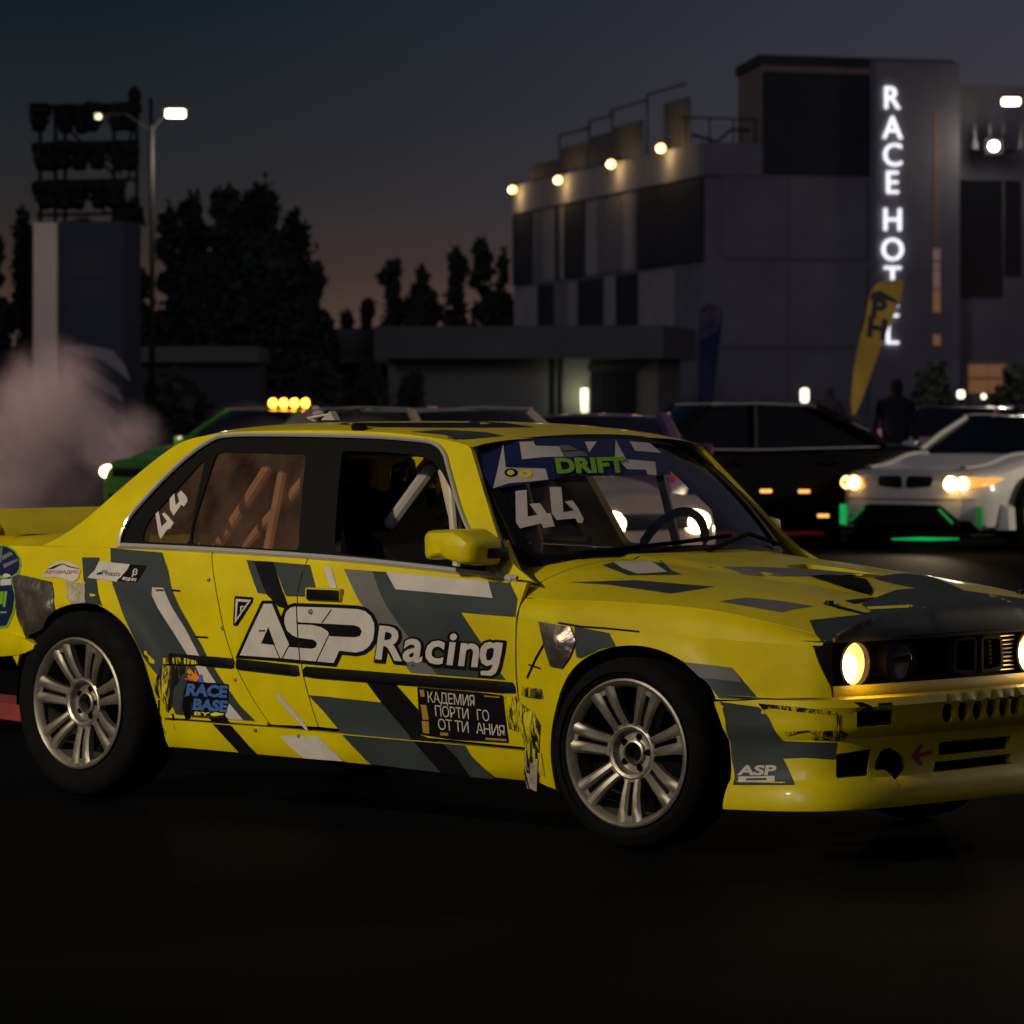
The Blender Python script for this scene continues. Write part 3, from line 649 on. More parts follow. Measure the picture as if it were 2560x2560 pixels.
b = MB(); b.box((-.552, -.80, .915), (.06, .10, .035), bev=.01); b.build('mirror_arm', M['black'], hero)
b = MB(); b.box((0, 0, 0), (.10, .15, .085), bev=.03); o = b.build('wing_mirror', M['yellow'], hero); _m = on_plane_y(1898, 1322, .84); o.location = (_m.x, .84, _m.z)
# roof details: clips, antenna, wiper, bonnet pins
for k, x, y in (('c2', 550, 192), ('c2', 1185, 290)):
    u, v = px(k, x, y); p = on_plane_y(u, v, -.55 if k == 'c2' else -.5); b = MB(); b.box((0, 0, 0), (.055, .03, .022), bev=.005); o = b.build('roof_clip', M['bk'], hero); o.location = (p.x, p.y, p.z); o.rotation_euler = (.4, .1, 0)
b = MB(); b.tube([(-2.02, -.15, 1.333), (-2.08, -.13, 1.342), (-1.98, -.10, 1.358)], .004, 6); b.prism([(-.035, 0), (.035, 0), (.01, .032)], -.015, .015, lambda x, z, h: (-1.97 + x, -.12 + h, 1.335 + z)); b.build('antenna_mount', M['chrome'], hero)
tube([ws(-.52, .03) + Vector((.02, 0, .012)), ws(-.1, .05) + Vector((.025, 0, .015)), ws(.20, .085) + Vector((.025, 0, .018))], .007, M['well'], 'wiper')
tube([ws(.02, .0) + Vector((.03, 0, .005)), ws(.33, .10) + Vector((.028, 0, .018)), ws(.58, .035) + Vector((.02, 0, .015))], .007, M['well'], 'wiper')
# engine parts poking through the bonnet hole
fx, fy_ = .315, .065; fz = hood_z(fx, fy_) - .045
b = MB(); b.lathe([(.030, -.12), (.030, .0), (.036, .03), (.046, .045), (.043, .047), (.028, .03)], 24, Matrix.Translation((fx, fy_, fz)) @ Matrix.Rotation(math.radians(78), 4, 'X')); b.build('intake_funnel', M['gold'], hero)
b = MB(); b.tube([(fx - .10, fy_ - .03, fz - .08), (fx - .06, fy_ - .01, fz + .005), (fx + .02, fy_ + .02, fz + .012), (fx + .08, fy_ + .02, fz - .06)], .02, 10); b.build('engine_pipe', M['hub'], hero)
b = MB(); b.grid(lambda a, t: (.47 + .17 * t * math.cos(a), .10 + .12 * t * math.sin(a), hood_z(.47 + .17 * t * math.cos(a), .10 + .12 * t * math.sin(a)) + .030 * (1 - t * t) ** 1.2 + .006 * math.sin(7 * a) * t * (1 - t) - .002), lin(0, 2 * math.pi, 33), lin(0.01, 1, 9)); b.build('bonnet_blister', M['dg'], hero)
for s in (-1, 1):
    b = MB(); b.lathe([(0, .012), (.014, .012), (.018, 0)], 14, Matrix.Translation((.58, s * .5, hood_z(.58, .5) + .001)) @ Matrix.Rotation(math.radians(90), 4, 'X')); b.build('bonnet_pin', M['bk'], hero)
# ------------------------------------------------------------------ livery: vinyl laid on the bodywork (flat print), one mesh per piece
def off_poly(poly, d):
    P = [Vector(p) for p in poly]; n = len(P); area = sum(P[i].x * P[(i + 1) % n].y - P[(i + 1) % n].x * P[i].y for i in range(n)); sg = 1 if area > 0 else -1; out = []
    for i in range(n):
        a, b, c = P[i - 1], P[i], P[(i + 1) % n]; e1 = (b - a).normalized(); e2 = (c - b).normalized()
        n1 = Vector((e1.y, -e1.x)) * sg; n2 = Vector((e2.y, -e2.x)) * sg; m = n1 + n2
        k = min(2.2, 2 / max(.2, m.length_squared)) if m.length > 1e-6 else 1
        out.append(tuple(b + (m * k if m.length > 1e-6 else n1) * d))
    return out
def split_glyphs(name, a, pts, f, m):
    """one object for each written character"""
    par = list(range(len(pts)))
    def find(i):
        while par[i] != i: par[i] = par[par[i]]; i = par[i]
        return i
    for t in f: par[find(t[0])] = find(t[1]); par[find(t[1])] = find(t[2])
    comp = {}
    for i in range(len(pts)): comp.setdefault(find(i), []).append(i)
    spans = sorted(((min(a[i, 0] for i in c), max(a[i, 0] for i in c), c) for c in comp.values() if len(c) > 2), key=lambda q: q[0]); out = []
    for s0, s1, c in spans:
        if out and s0 < out[-1][1] - .35 * min(s1 - s0, out[-1][1] - out[-1][0]): out[-1] = (out[-1][0], max(out[-1][1], s1), out[-1][2] + c)
        else: out.append((s0, s1, c))
    for s0, s1, c in out:
        idx = {v: i for i, v in enumerate(c)}; ff = [tuple(idx[i] for i in t) for t in f if t[0] in idx]
        if ff: mesh_obj(name, [pts[i] for i in c], ff, m, hero)
def lay_side(name, k, loops, m, level, round_=0, seams=True, raw=False):
    L = []
    for l in loops:
        q = [px(k, *p) for p in l] if not raw else l
        q = rpoly(q, round_) if round_ else q
        L.append([on_side(*p) for p in q])
    v, f = cdt(L, .035, SEAMS if seams else ())
    if not f: return
    o = .0026 + .0009 * level
    return mesh_obj(name, [(x, -side_w(x, z) - o - (.006 if z < .302 else 0), z) for x, z in v], f, m, hero)
def text_on(name, s, k, o, ex, ey, m, level, bold=0., target='side', spacing=1.):
    """text: o = pixel of baseline start, ex/ey = pixel vectors of the full text width and of the capital height"""
    v, f = text_mesh(s, bold, spacing=spacing); a = np.array(v); w = max(1e-6, a[:, 0].max() - a[:, 0].min()); x0 = a[:, 0].min()
    cap = .70; P = [px(k, o[0] + ex[0] * (x - x0) / w + ey[0] * y / cap, o[1] + ex[1] * (x - x0) / w + ey[1] * y / cap) for x, y in v]
    of = .0026 + .0009 * level
    if target == 'side': pts = [(lambda q: (q[0], -side_w(*q) - of - (.006 if q[1] < .302 else 0), q[1]))(on_side(*p)) for p in P]
    elif target == 'screen': pts = [hit_ws(p, of) for p in P]
    elif target == 'glass': pts = [(lambda q: (q[0], -wg(*q) + .0155 - of, q[1]))(on_side(*p, fn=lambda x, z: wg(x, z) - .016)) for p in P]
    elif target == 'bumper': pts = [(lambda q: bump_pt(q[0], q[1], of) if q else None)(bpx2(p)) for p in P]
    if any(p is None for p in pts):
        ok = [p is not None for p in pts]; f = [t for t in f if all(ok[i] for i in t)]; pts = [p or (0, 0, .5) for p in pts]
    return split_glyphs(name, a, pts, f, m)
def hit_ws(p, of):
    h = BVW.ray_cast(CAML, pray(*p)); return None if h[0] is None else tuple(h[0] + Vector((.004 + of, 0, .004 + of)))
def bpx2(p): return bpx('f', p[0] * .75469, p[1] * .75469)
def lay_ws(name, loops, m, level, k='D'):
    """vinyl on the windscreen; triangulated in photo pixels, then laid on the glass"""
    L = [[px(k, *p) for p in l] for l in loops]; v, f = cdt(L, 14); pts = [hit_ws(p, .0009 * level) for p in v]
    f = [t for t in f if all(pts[i] is not None for i in t)]
    return mesh_obj(name, [p or (0, 0, .5) for p in pts], f, m, hero)
HD = MB().grid(lambda x, y: (x, y, hood_z(x, y)), lin(-.62, .745, 80), lin(-.775, .775, 90))
for s in (1, -1):
    HD.grid(lambda x, t: (x, s * fend_top(x, t)[0], fend_top(x, t)[1]), lin(-.43, .762, 40), lin(0, 1, 6))
HD.grid(lip, lin(-.705, .705, 41), lin(0, 1, 10))
BVH_ = BVHTree.FromPolygons(HD.v, HD.f)
RF = MB().grid(lambda x, t: (x, t * wg(x, zedge(x)), zroof(x) - .008 * t * t - .023 * abs(t) ** 5), lin(-2.24, -.845, 40), lin(-1, 1, 41)); BVR = BVHTree.FromPolygons(RF.v, RF.f)
def lay_top(name, k, loops, m, level, bvh=None, step=8):
    bvh = bvh or BVH_; L = [[px(k, *p) for p in l] for l in loops]; v, f = cdt(L, step); pts = []
    for p in v:
        h = bvh.ray_cast(CAML, pray(*p)); pts.append(None if h[0] is None else tuple(h[0] + (h[1] if h[1].z > 0 else -h[1]) * (.0012 + .0009 * level)))
    f = [t for t in f if all(pts[i] is not None for i in t) and max((Vector(pts[t[i]]) - Vector(pts[t[i - 1]])).length for i in range(3)) < .35]
    if f: return mesh_obj(name, [p or (0, 0, .5) for p in pts], f, m, hero, True, 60)
def lay_bump(name, k, loops, m, level):
    L = [[bpx(k, *p) for p in l] for l in loops]; L = [[q for q in l if q] for l in L]; v, f = cdt(L, .025, holes)
    return mesh_obj(name, [bump_pt(s, z, .0014 + .0009 * level) for s, z in v], f, m, hero)

st = 'livery_stripe'
lay_side(st, 'A', [[(950, 705), (1145, 705), (1145, 760), (1115, 985), (1135, 1100), (1180, 1262), (1100, 1245), (1000, 1235), (990, 1100), (985, 1000), (965, 970), (960, 860)]], M['dg'], 0)
lay_side(st, 'c1', [[(595, 793), (700, 803), (872, 818), (905, 915), (922, 1010), (965, 1110), (1080, 1310), (1120, 1390), (1190, 1500), (1290, 1640), (1372, 1722), (1215, 1712), (1000, 1700), (935, 1660), (880, 1520), (850, 1480), (765, 1370), (690, 1210), (640, 1085), (605, 985)]], M['dg'], 0)
lay_side(st, 'c1', [[(820, 1005), (880, 1008), (925, 1110), (1000, 1230), (1075, 1375), (1015, 1375), (930, 1240), (850, 1115), (818, 1045)]], M['lg'], 1)
lay_side(st, 'B', [[(500, 860), (600, 875), (700, 1030), (640, 1035), (580, 1030), (540, 950)]], M['lg'], 1)
lay_side(st, 'B', [[(830, 1230), (965, 1390), (830, 1385), (790, 1350)]], M['lg'], 1)
lay_side(st, 'B', [[(630, 1370), (790, 1365), (1110, 1728), (945, 1716)]], M['bk'], 1)
lay_side(st, 'B', [[(1270, 1150), (1320, 1145), (1560, 1430), (1610, 1500), (1560, 1480), (1500, 1420)]], M['lg'], 0)
lay_side(st, 'B', [[(1325, 1545), (1700, 1550), (1945, 1790), (1560, 1760), (1440, 1660)]], M['lg'], 0)
lay_side(st, 'c1', [[(1325, 858), (1365, 862), (1430, 1040), (1385, 1035)]], M['dg'], 0)
lay_side(st, 'c1', [[(1365, 862), (1470, 868), (1530, 1055), (1555, 1125), (1500, 1110), (1430, 1040)]], M['bk'], 0)
lay_side(st, 'c1', [[(1470, 868), (1665, 885), (1695, 1000), (1655, 1055), (1535, 1050)]], M['dg'], 0)
lay_side(st, 'c1', [[(1740, 893), (1780, 896), (1810, 1010), (1775, 1008)]], M['lg'], 0)
lay_side(st, 'c2', [[(445, 1165), (640, 1180), (690, 1320), (820, 1540), (1085, 1895), (905, 1880), (760, 1690), (580, 1430), (520, 1330)]], M['mg'], 0)
lay_side(st, 'c2', [[(640, 1180), (735, 1185), (800, 1305), (1470, 1365), (1440, 1250), (1590, 1262), (1640, 1370), (1625, 1495), (1250, 1465), (1400, 1690), (1500, 1850), (1560, 1932), (1085, 1895), (820, 1540), (690, 1320)]], M['dg'], 0)
lay_side(st, 'c2', [[(735, 1185), (1440, 1250), (1470, 1365), (800, 1305)]], M['lg'], 0)
lay_side(st, 'C', [[(-305, 889), (-160, 900), (0, 918), (325, 952), (600, 1270), (850, 1556), (240, 1485), (0, 1235), (-180, 1020)]], M['dg'], 0)
lay_side(st, 'C', [[(190, 770), (450, 795), (640, 1010), (660, 1230), (860, 1300), (1000, 1440), (1110, 1596), (850, 1556), (600, 1270), (325, 952)]], M['bk'], 0)
lay_side(st, 'C', [[(830, 1285), (1050, 1305), (1110, 1410), (1315, 1612), (1110, 1596), (1000, 1440), (860, 1300)]], M['dg'], 0)
# stickers on the rear quarter
lay_side('sticker', 'A', [[(-60, 560), (80, 560), (175, 615), (238, 705), (252, 800), (220, 895), (148, 935), (156, 1000), (192, 1150), (172, 1335), (95, 1510), (-60, 1535)]], M['green'], 0, 3, False)
lay_side('sticker', 'A', [[(-60, 575), (75, 578), (165, 630), (224, 712), (236, 800), (205, 880), (130, 925), (140, 1000), (174, 1150), (152, 1325), (82, 1488), (-60, 1510)]], M['navy'], 1, 3, False)
for q in ([(30, 690), (130, 640), (165, 668), (40, 740)], [(40, 790), (205, 720), (215, 745), (60, 830)], [(10, 585), (40, 590), (25, 760), (5, 770)]): lay_side('sticker_mark', 'A', [q], M['mg'], 2, 0, False)
for q in ([(45, 900), (85, 890), (130, 905), (130, 930), (50, 935)], [(15, 960), (138, 950), (138, 1020), (15, 1030)]): lay_side('sticker_mark', 'A', [q], M['lg'], 2, 0, False)
for q in ([(10, 1100), (48, 1095), (40, 1245), (5, 1240)], [(55, 1100), (95, 1095), (70, 1280), (45, 1270)], [(-10, 1330), (90, 1325), (85, 1345), (-10, 1345)]): lay_side('sticker_mark', 'A', [q], M['green'], 2, 0, False)
lay_side('sticker', 'A', [[(495, 930), (560, 820), (640, 760), (740, 745), (820, 770), (900, 800), (935, 850), (905, 955), (850, 985), (700, 940)]], M['lg'], 1, 4)
lay_side('sticker_mark', 'A', [[(550, 845), (640, 800), (735, 773), (800, 800), (830, 812), (920, 830), (915, 838), (820, 822), (790, 812), (735, 783), (650, 820), (630, 835)]], M['bk'], 2)
text_on('sticker_text', 'АВТОРАДИО', 'A', (522, 895), (385, -5), (6, -36), M['redv'], 2, .02)
lay_side('sticker', 'A', [[(1145, 750), (1500, 785), (1470, 850), (1350, 985), (1012, 938), (1100, 850)]], M['lg'], 1)
text_on('sticker_text', 'Phasis', 'A', (1175, 905), (215, 18), (14, -55), M['mg'], 2, .02)
lay_side('sticker_mark', 'A', [[(1125, 885), (1180, 868), (1175, 900), (1120, 905)]], M['navy'], 2)
lay_side('sticker', 'A', [[(1500, 785), (1700, 800), (1640, 910), (1580, 995), (1350, 975), (1470, 850)]], M['bk'], 1)
text_on('sticker_text', 'β', 'A', (1530, 905), (55, 5), (14, -68), M['lg'], 2, .02)
text_on('sticker_text', 'EJE', 'A', (1415, 960), (160, 18), (10, -30), M['lg'], 2, .04)
# crumpled bare metal and torn, scraped areas
def crumple(name, k, poly, m, amp=.02, seed=1, off=.003, step=.022):
    L = [[on_side(*px(k, *p)) for p in poly]]; v, f = cdt(L, step); r = random.Random(seed); A_ = np.array(resample(L[0], step))
    pts = []
    for x, z in v:
        d = math.sqrt(((A_ - (x, z)) ** 2).sum(1).min()); q = min(1, d / .04)
        n = math.sin(x * 47 + seed) * math.cos(z * 39 + seed * 2) * .5 + math.sin(x * 23 - z * 31 + seed) * .6 + r.uniform(-.25, .25)
        pts.append((x, -side_w(x, z) - off - .002 - amp * q * max(0, .55 + n * .45) * .55, z))
    return mesh_obj(name, pts, f, m, hero, True, 50)
crumple('bare_metal_patch', 'A', [(150, 930), (225, 900), (430, 945), (600, 985), (625, 1150), (645, 1315), (590, 1360), (540, 1420), (500, 1530), (400, 1580), (300, 1620), (240, 1480), (200, 1370), (180, 1100)], M['bare'], .035, 3)
crumple('tape_patch', 'A', [(760, 985), (980, 1000), (1000, 1225), (850, 1240), (800, 1220)], M['tape'], .008, 5)
crumple('torn_fender_edge', 'C', [(1690, 255), (1790, 270), (1960, 300), (2010, 420), (1960, 560), (1890, 660), (1790, 640), (1740, 480)], M['bare'], .05, 2, .006)
lay_side('livery_stripe', 'c3', [[(725, 1215), (910, 1250), (945, 1320), (860, 1335), (760, 1385), (735, 1380), (720, 1300)]], M['dg'], 0)
crumple('scrape', 'B', [(180, 865), (420, 875), (470, 940), (380, 1010), (300, 1080), (280, 1250), (230, 1320), (190, 1200), (150, 1180), (100, 1090), (130, 980)], M['scuff'], .02, 4)
crumple('scrape', 'B', [(380, 870), (500, 900), (430, 1000), (390, 1130), (370, 1340), (310, 1330), (285, 1230), (300, 1080)], M['dg'], .025, 9)
crumple('scrape', 'B', [(215, 790), (400, 785), (545, 820), (550, 850), (330, 850), (220, 845)], M['scuff'], .02, 6, .014)
crumple('scrape', 'C', [(1500, 930), (1600, 1010), (1640, 1040), (1700, 1150), (1690, 1300), (1690, 1500), (1660, 1720), (1590, 1700), (1560, 1560), (1570, 1300), (1510, 1150)], M['scuff'], .045, 8)
crumple('scrape', 'C', [(1395, 905), (1490, 900), (1510, 1200), (1430, 1180)], M['scuff'], .03, 12)
crumple('tape_patch', 'C', [(1560, 1440), (1690, 1440), (1680, 1720), (1620, 1690)], M['tape'], .02, 5, .008)
lay_side('hole_edge', 'B', [[(395, 1165), (450, 1160), (465, 1200), (450, 1370), (415, 1390), (385, 1290)]], M['well'], 4, 3, False)
for q in ([(1010, 640), (1060, 635)],): pass
for k, pts in (('c3', [(640, 1195), (760, 1215), (900, 1225), (1070, 1242)]), ('c3', [(560, 1310), (520, 1380), (470, 1490)]), ('c3', [(480, 1420), (540, 1440)]), ('B', [(500, 585), (620, 592)]), ('B', [(270, 135), (350, 142)]), ('B', [(150, 1200), (150, 1320), (220, 1520)]), ('B', [(280, 1330), (310, 1480)]), ('B', [(1120, 530), (1180, 528)])):
    q = [on_side(*px(k, *p)) for p in pts]; tube([(x, -side_w(x, z) - .0035, z) for x, z in q], .0028, M['bk'], 'crack')
# sponsor block by the rear wheel
lay_side('sticker', 'B', [[(415, 1015), (820, 1042), (825, 1190), (792, 1360), (460, 1340), (475, 1230), (430, 1150), (390, 1140)]], M['bk'], 2, 2)
text_on('sticker_text', 'RACE', 'B', (415, 1145), (395, 25), (14, -105), M['blue'], 3, .05)
text_on('sticker_text', 'BASE', 'B', (480, 1285), (330, 25), (14, -100), M['blue'], 3, .05)
text_on('sticker_text', 'BY', 'B', (495, 1342), (150, 6), (4, -32), M['ylw'], 3, .02)
lay_side('sticker_mark', 'B', [[(650, 1330), (700, 1315), (790, 1330), (760, 1345), (690, 1352), (660, 1348)]], M['ylw'], 3)
for q, m in (([(520, 1020), (365, 985), (450, 985), (400, 940), (480, 970), (440, 880), (510, 950), (500, 890), (545, 985)], 'orange'), ([(500, 1015), (370, 980), (470, 995)], 'redv'), ([(525, 960), (570, 950), (590, 1030), (540, 1025)], 'blue')): lay_side('sticker_mark', 'B', [q], M[m], 4, 0, False)
# F badge
lay_side('sticker', 'B', [[(882, 192), (1062, 205), (1052, 250), (905, 482), (868, 480), (868, 420)]], M['bk'], 1, 4)
lay_side('sticker_mark', 'B', [[(896, 220), (1045, 230), (884, 460)], [(916, 246), (1012, 252), (902, 410)]], M['lg'], 2)
lay_side('sticker_mark', 'B', [[(940, 288), (985, 290), (980, 300), (955, 300), (948, 335), (938, 350)]], M['lg'], 2)
# big ASP letters
A_out = [(1165, 268), (1245, 268), (1410, 660), (1345, 795), (935, 765)]; A_in = [(1210, 490), (1275, 668), (1140, 652)]
P2 = lambda l: [px('c2', *p) for p in l]; PB = lambda l: [px('B', *p) for p in l]
SP = [(105, 1425), (330, 1432), (540, 1442), (590, 1455), (632, 1490), (655, 1540), (658, 1590), (648, 1655), (620, 1700), (580, 1730), (530, 1742), (415, 1730), (376, 1814), (22, 1782), (69, 1704), (225, 1716), (250, 1708), (262, 1685), (255, 1665), (232, 1652), (130, 1640), (90, 1622), (55, 1590), (38, 1545), (36, 1500), (50, 1460), (75, 1435)]
SPc = [(115, 1532), (520, 1554), (556, 1568), (572, 1598), (558, 1628), (525, 1637), (352, 1630), (335, 1595), (290, 1567), (225, 1552), (130, 1547)]
SPf = [p for i, p in enumerate(SP) if i not in (15, 16, 17, 18, 19, 20)]
lay_side('lettering_shadow', '', [off_poly(PB(A_out), 8)], M['bk'], 1, 0, True, True)
lay_side('lettering_shadow', '', [off_poly(P2(SPf), 9)], M['bk'], 1, 0, True, True)
lay_side('lettering', '', [PB(A_out), PB(A_in)], M['lg'], 2, 0, True, True)
lay_side('lettering', '', [P2(SP), P2(SPc)], M['lg'], 2, 0, True, True)
for k, a, b_ in (('B', (1262, 655), (1322, 795)), ('B', (1400, 690), (1345, 795)), ('B', (1800, 560), (1675, 825)), ('B', (1820, 325), (1730, 450))):
    q = [on_side(*px(k, *p)) for p in (a, b_)]; tube([(x, -side_w(x, z) - .0045, z) for x, z in q], .0022, M['bk'], 'lettering_line')
text_on('lettering_shadow', 'Racin', 'C', (268, 578), (905, 72), (38, -286), M['bk'], 3, .075, spacing=1.07)
text_on('lettering', 'Racin', 'C', (280, 570), (882, 70), (38, -280), M['lg'], 4, .022, spacing=1.07)
G_out = [(1382, 438), (1370, 520), (1345, 640), (1325, 692), (1285, 722), (1190, 716), (1188, 680), (1262, 678), (1285, 655), (1292, 622), (1240, 640), (1198, 612), (1180, 550), (1190, 480), (1222, 442), (1268, 428), (1306, 442), (1316, 432)]
G_in = [(1248, 492), (1284, 478), (1306, 490), (1296, 560), (1272, 590), (1242, 586), (1234, 540)]
lay_side('lettering_shadow', '', [off_poly([px('C', *p) for p in G_out], 6.5)], M['bk'], 3, 0, True, True)
lay_side('lettering', '', [rpoly([px('C', *p) for p in G_out], 3, 3), [px('C', *p) for p in G_in]], M['lg'], 4, 0, True, True)
# plate with three lines of writing
lay_side('sticker', 'C', [[(640, 820), (1180, 865), (1375, 890), (1425, 1300), (930, 1270), (665, 1228)]], M['bk'], 2, 2)
text_on('sticker_text', 'КАДЕМИЯ', 'C', (735, 950), (405, 35), (-8, -92), M['lg'], 3, .0, spacing=.9)
text_on('sticker_text', 'ПОРТИ   ГО', 'C', (800, 1070), (465, 45), (-8, -92), M['lg'], 3, .0, spacing=.9)
text_on('sticker_text', 'ОТ ТИ   АНИЯ', 'C', (825, 1185), (575, 60), (-8, -92), M['lg'], 3, .0, spacing=.85)
for q in ([(660, 840), (700, 845), (705, 905), (670, 900)], [(670, 970), (720, 975), (740, 1100), (690, 1100)], [(680, 1110), (740, 1115), (745, 1220), (690, 1215)], [(840, 1210), (910, 1215), (905, 1240), (838, 1235)], [(1230, 1255), (1410, 1268), (1410, 1285), (1230, 1275)], [(1215, 890), (1350, 902), (1352, 912), (1220, 902)]): lay_side('sticker_mark', 'C', [q], mat('ochre_vinyl', (.35, .20, .02), .5) if 'ochre' not in M else M['ochre'], 3)
# sill bolts and rivets
for k, x, y in (('B', 628, 42), ('B', 760, 505), ('B', 885, 1000), ('B', 1092, 1488), ('B', 1510, 1542), ('A', 1018, 512), ('A', 1135, 520)):
    q = on_side(*px(k, x, y)) if k == 'B' else None
    if q: b = MB(); b.lathe([(.0001, -.003), (.006, -.002), (.008, .004)], 10, Matrix.Translation((q[0], -side_w(*q) - (.008 if q[1] < .302 else .002), q[1]))); b.build('rivet', M['hub'], hero)
# front bumper vinyl
lay_bump('livery_stripe', 'c4', [[(225, 1020), (440, 1050), (500, 1110), (580, 1240), (880, 1250), (870, 1345), (700, 1335), (580, 1340), (645, 1488), (298, 1488), (290, 1330), (255, 1120)]], M['dg'], 0)
lay_side('livery_stripe', 'c3', [[(1310, 1405), (1570, 1437), (1640, 1520), (1700, 1590), (1660, 1605), (1500, 1600), (1440, 1520)]], M['dg'], 0)
lay_side('livery_stripe', 'c3', [[(1310, 1405), (1570, 1437), (1610, 1490), (1620, 1515), (1400, 1490)]], M['mg'], 1)
text_on('sticker_text', 'ASP', 'c4', (325, 1430), (215, 0), (10, -52), M['lg'], 2, .04, 'bumper')
lay_bump('sticker_mark', 'c4', [[(330, 1440), (535, 1436), (535, 1470), (330, 1472)], [(375, 1450), (490, 1448), (490, 1460), (375, 1462)]], M['lg'], 2)
lay_bump('arrow_sticker', 'G', [[(880, 710), (960, 595), (990, 605), (945, 685), (1075, 648), (1075, 680), (950, 715), (990, 790), (960, 800)]], M['redv'], 1)
lay_bump('livery_stripe', 'G', [[(340, 205), (420, 205), (500, 235), (545, 275), (420, 282), (390, 235)]], M['bk'], 1)
lay_bump('livery_stripe', 'G', [[(570, 215), (700, 205), (715, 262), (585, 272)]], M['mg'], 1)
# bonnet and roof vinyl
lay_top('livery_stripe', 'c3', [[(690, 980), (1050, 968), (1250, 985), (1470, 1003), (1240, 1040), (900, 992)]], M['dg'], 0)
lay_top('livery_stripe', 'c3', [[(930, 872), (1130, 864), (1220, 925), (1060, 935), (980, 905)]], M['lg'], 1)
lay_top('livery_stripe', 'c3', [[(870, 888), (930, 872), (980, 905), (1060, 935), (1220, 925), (1130, 864), (1190, 862), (1240, 915), (1300, 938), (1010, 942)]], M['dg'], 0)
lay_top('livery_stripe', 'c4', [[(220, 458), (370, 437), (560, 455), (750, 485), (640, 502), (570, 520)]], M['mg'], 0)
lay_top('livery_stripe', 'E', [[(530, 500), (700, 480), (850, 464), (935, 442), (870, 396), (960, 352), (1100, 300), (1300, 285), (1500, 300), (1950, 360), (1950, 545), (1600, 565), (1300, 588), (900, 615), (620, 650), (570, 590)]], M['dg'], 0, None, 7)
lay_top('livery_stripe', 'E', [[(900, 414), (1180, 400), (1215, 408), (1190, 418), (920, 430)]], M['ylw'], 1, None, 7)
lay_top('livery_stripe', 'E', [[(600, 385), (700, 400), (850, 440), (930, 462), (850, 455), (720, 425)]], M['bk'], 1)
lay_top('livery_stripe', 'E', [[(760, 372), (960, 350), (900, 380), (820, 392)]], M['bk'], 1)
lay_top('livery_stripe', 'E', [[(-150, 150), (150, 150), (550, 165), (900, 198), (700, 206), (300, 215), (100, 200)]], M['mg'], 0)
lay_top('livery_stripe', 'W', [[(930, 158), (1060, 150), (1230, 160), (1300, 175), (1220, 182), (1130, 190), (1060, 170)]], M['dg'], 0, BVR, 6)
lay_top('livery_stripe', 'W', [[(640, 128), (760, 108), (1000, 108), (1300, 122), (1420, 140), (1100, 142), (800, 140)]], M['bk'], 0, BVR, 6)
# windscreen vinyl
lay_ws('windscreen_banner', [[(60, 195), (130, 105), (800, 62), (1480, 75), (1770, 195), (1845, 390), (1700, 402), (900, 405), (745, 442), (250, 520), (100, 300)]], M['navy'], 0)
for q in ([(485, 100), (610, 95), (630, 135), (840, 140), (885, 232), (700, 237), (510, 257)], [(340, 110), (365, 330), (720, 340), (745, 437), (590, 455), (400, 470), (250, 515), (290, 350)], [(1070, 100), (1180, 95), (1110, 195)], [(1345, 80), (1440, 255), (1700, 278), (1715, 402), (1630, 392), (1620, 350), (1450, 345), (1340, 240)], [(1470, 95), (1650, 110), (1760, 200), (1520, 180)], [(48, 190), (118, 140), (92, 275)], [(840, 130), (930, 130), (1010, 170), (870, 180)], [(870, 190), (1040, 180), (1110, 225), (880, 240)]): lay_ws('windscreen_lettering', [q], M['mg'] if q[0][0] in (840, 870) else M['lg'], 1)
for q in ([(450, 540), (550, 530), (560, 770), (650, 755), (575, 655), (670, 650), (730, 740), (765, 740), (800, 855), (700, 872), (680, 830), (490, 875), (455, 820)], [(755, 505), (860, 505), (880, 730), (975, 715), (890, 635), (960, 625), (1010, 690), (1060, 790), (1050, 825), (1010, 825), (985, 785), (820, 800), (775, 740)]): lay_ws('race_number', [q], M['lg'], 1)
text_on('windscreen_lettering', 'DRIFT', 'D', (815, 385), (620, -10), (-20, -125), M['green'], 2, .05, 'screen')
el = lambda cx, cy, rx, ry: [(cx + rx * math.cos(a), cy + ry * math.sin(a)) for a in lin(0, 2 * math.pi, 21)[:-1]]
lay_ws('round_sticker', [el(408, 378, 60, 38), el(405, 378, 34, 24)], M['bk'], 2); lay_ws('round_sticker', [el(405, 378, 34, 24)], M['ylw'], 2); lay_ws('round_sticker', [el(540, 388, 60, 36), el(540, 388, 22, 14)], M['ylw'], 2)
# number on the rear quarter window
def lay_glass(name, k, loop, m):
    L = [[on_side(*px(k, *p), fn=lambda x, z: wg(x, z) - .016) for p in loop]]; v, f = cdt(L, .04); return mesh_obj(name, [(x, -wg(x, z) + .016 - .003, z) for x, z in v], f, m, hero)
for q in ([(835, 592), (852, 582), (870, 680), (900, 650), (872, 612), (886, 602), (905, 622), (936, 658), (915, 692), (903, 692), (866, 745), (855, 722)], [(912, 478), (935, 455), (946, 565), (965, 545), (955, 505), (975, 485), (1005, 518), (1010, 542), (990, 572), (976, 562), (936, 620), (916, 590)]): lay_glass('race_number', 'c1', q, M['lg'])

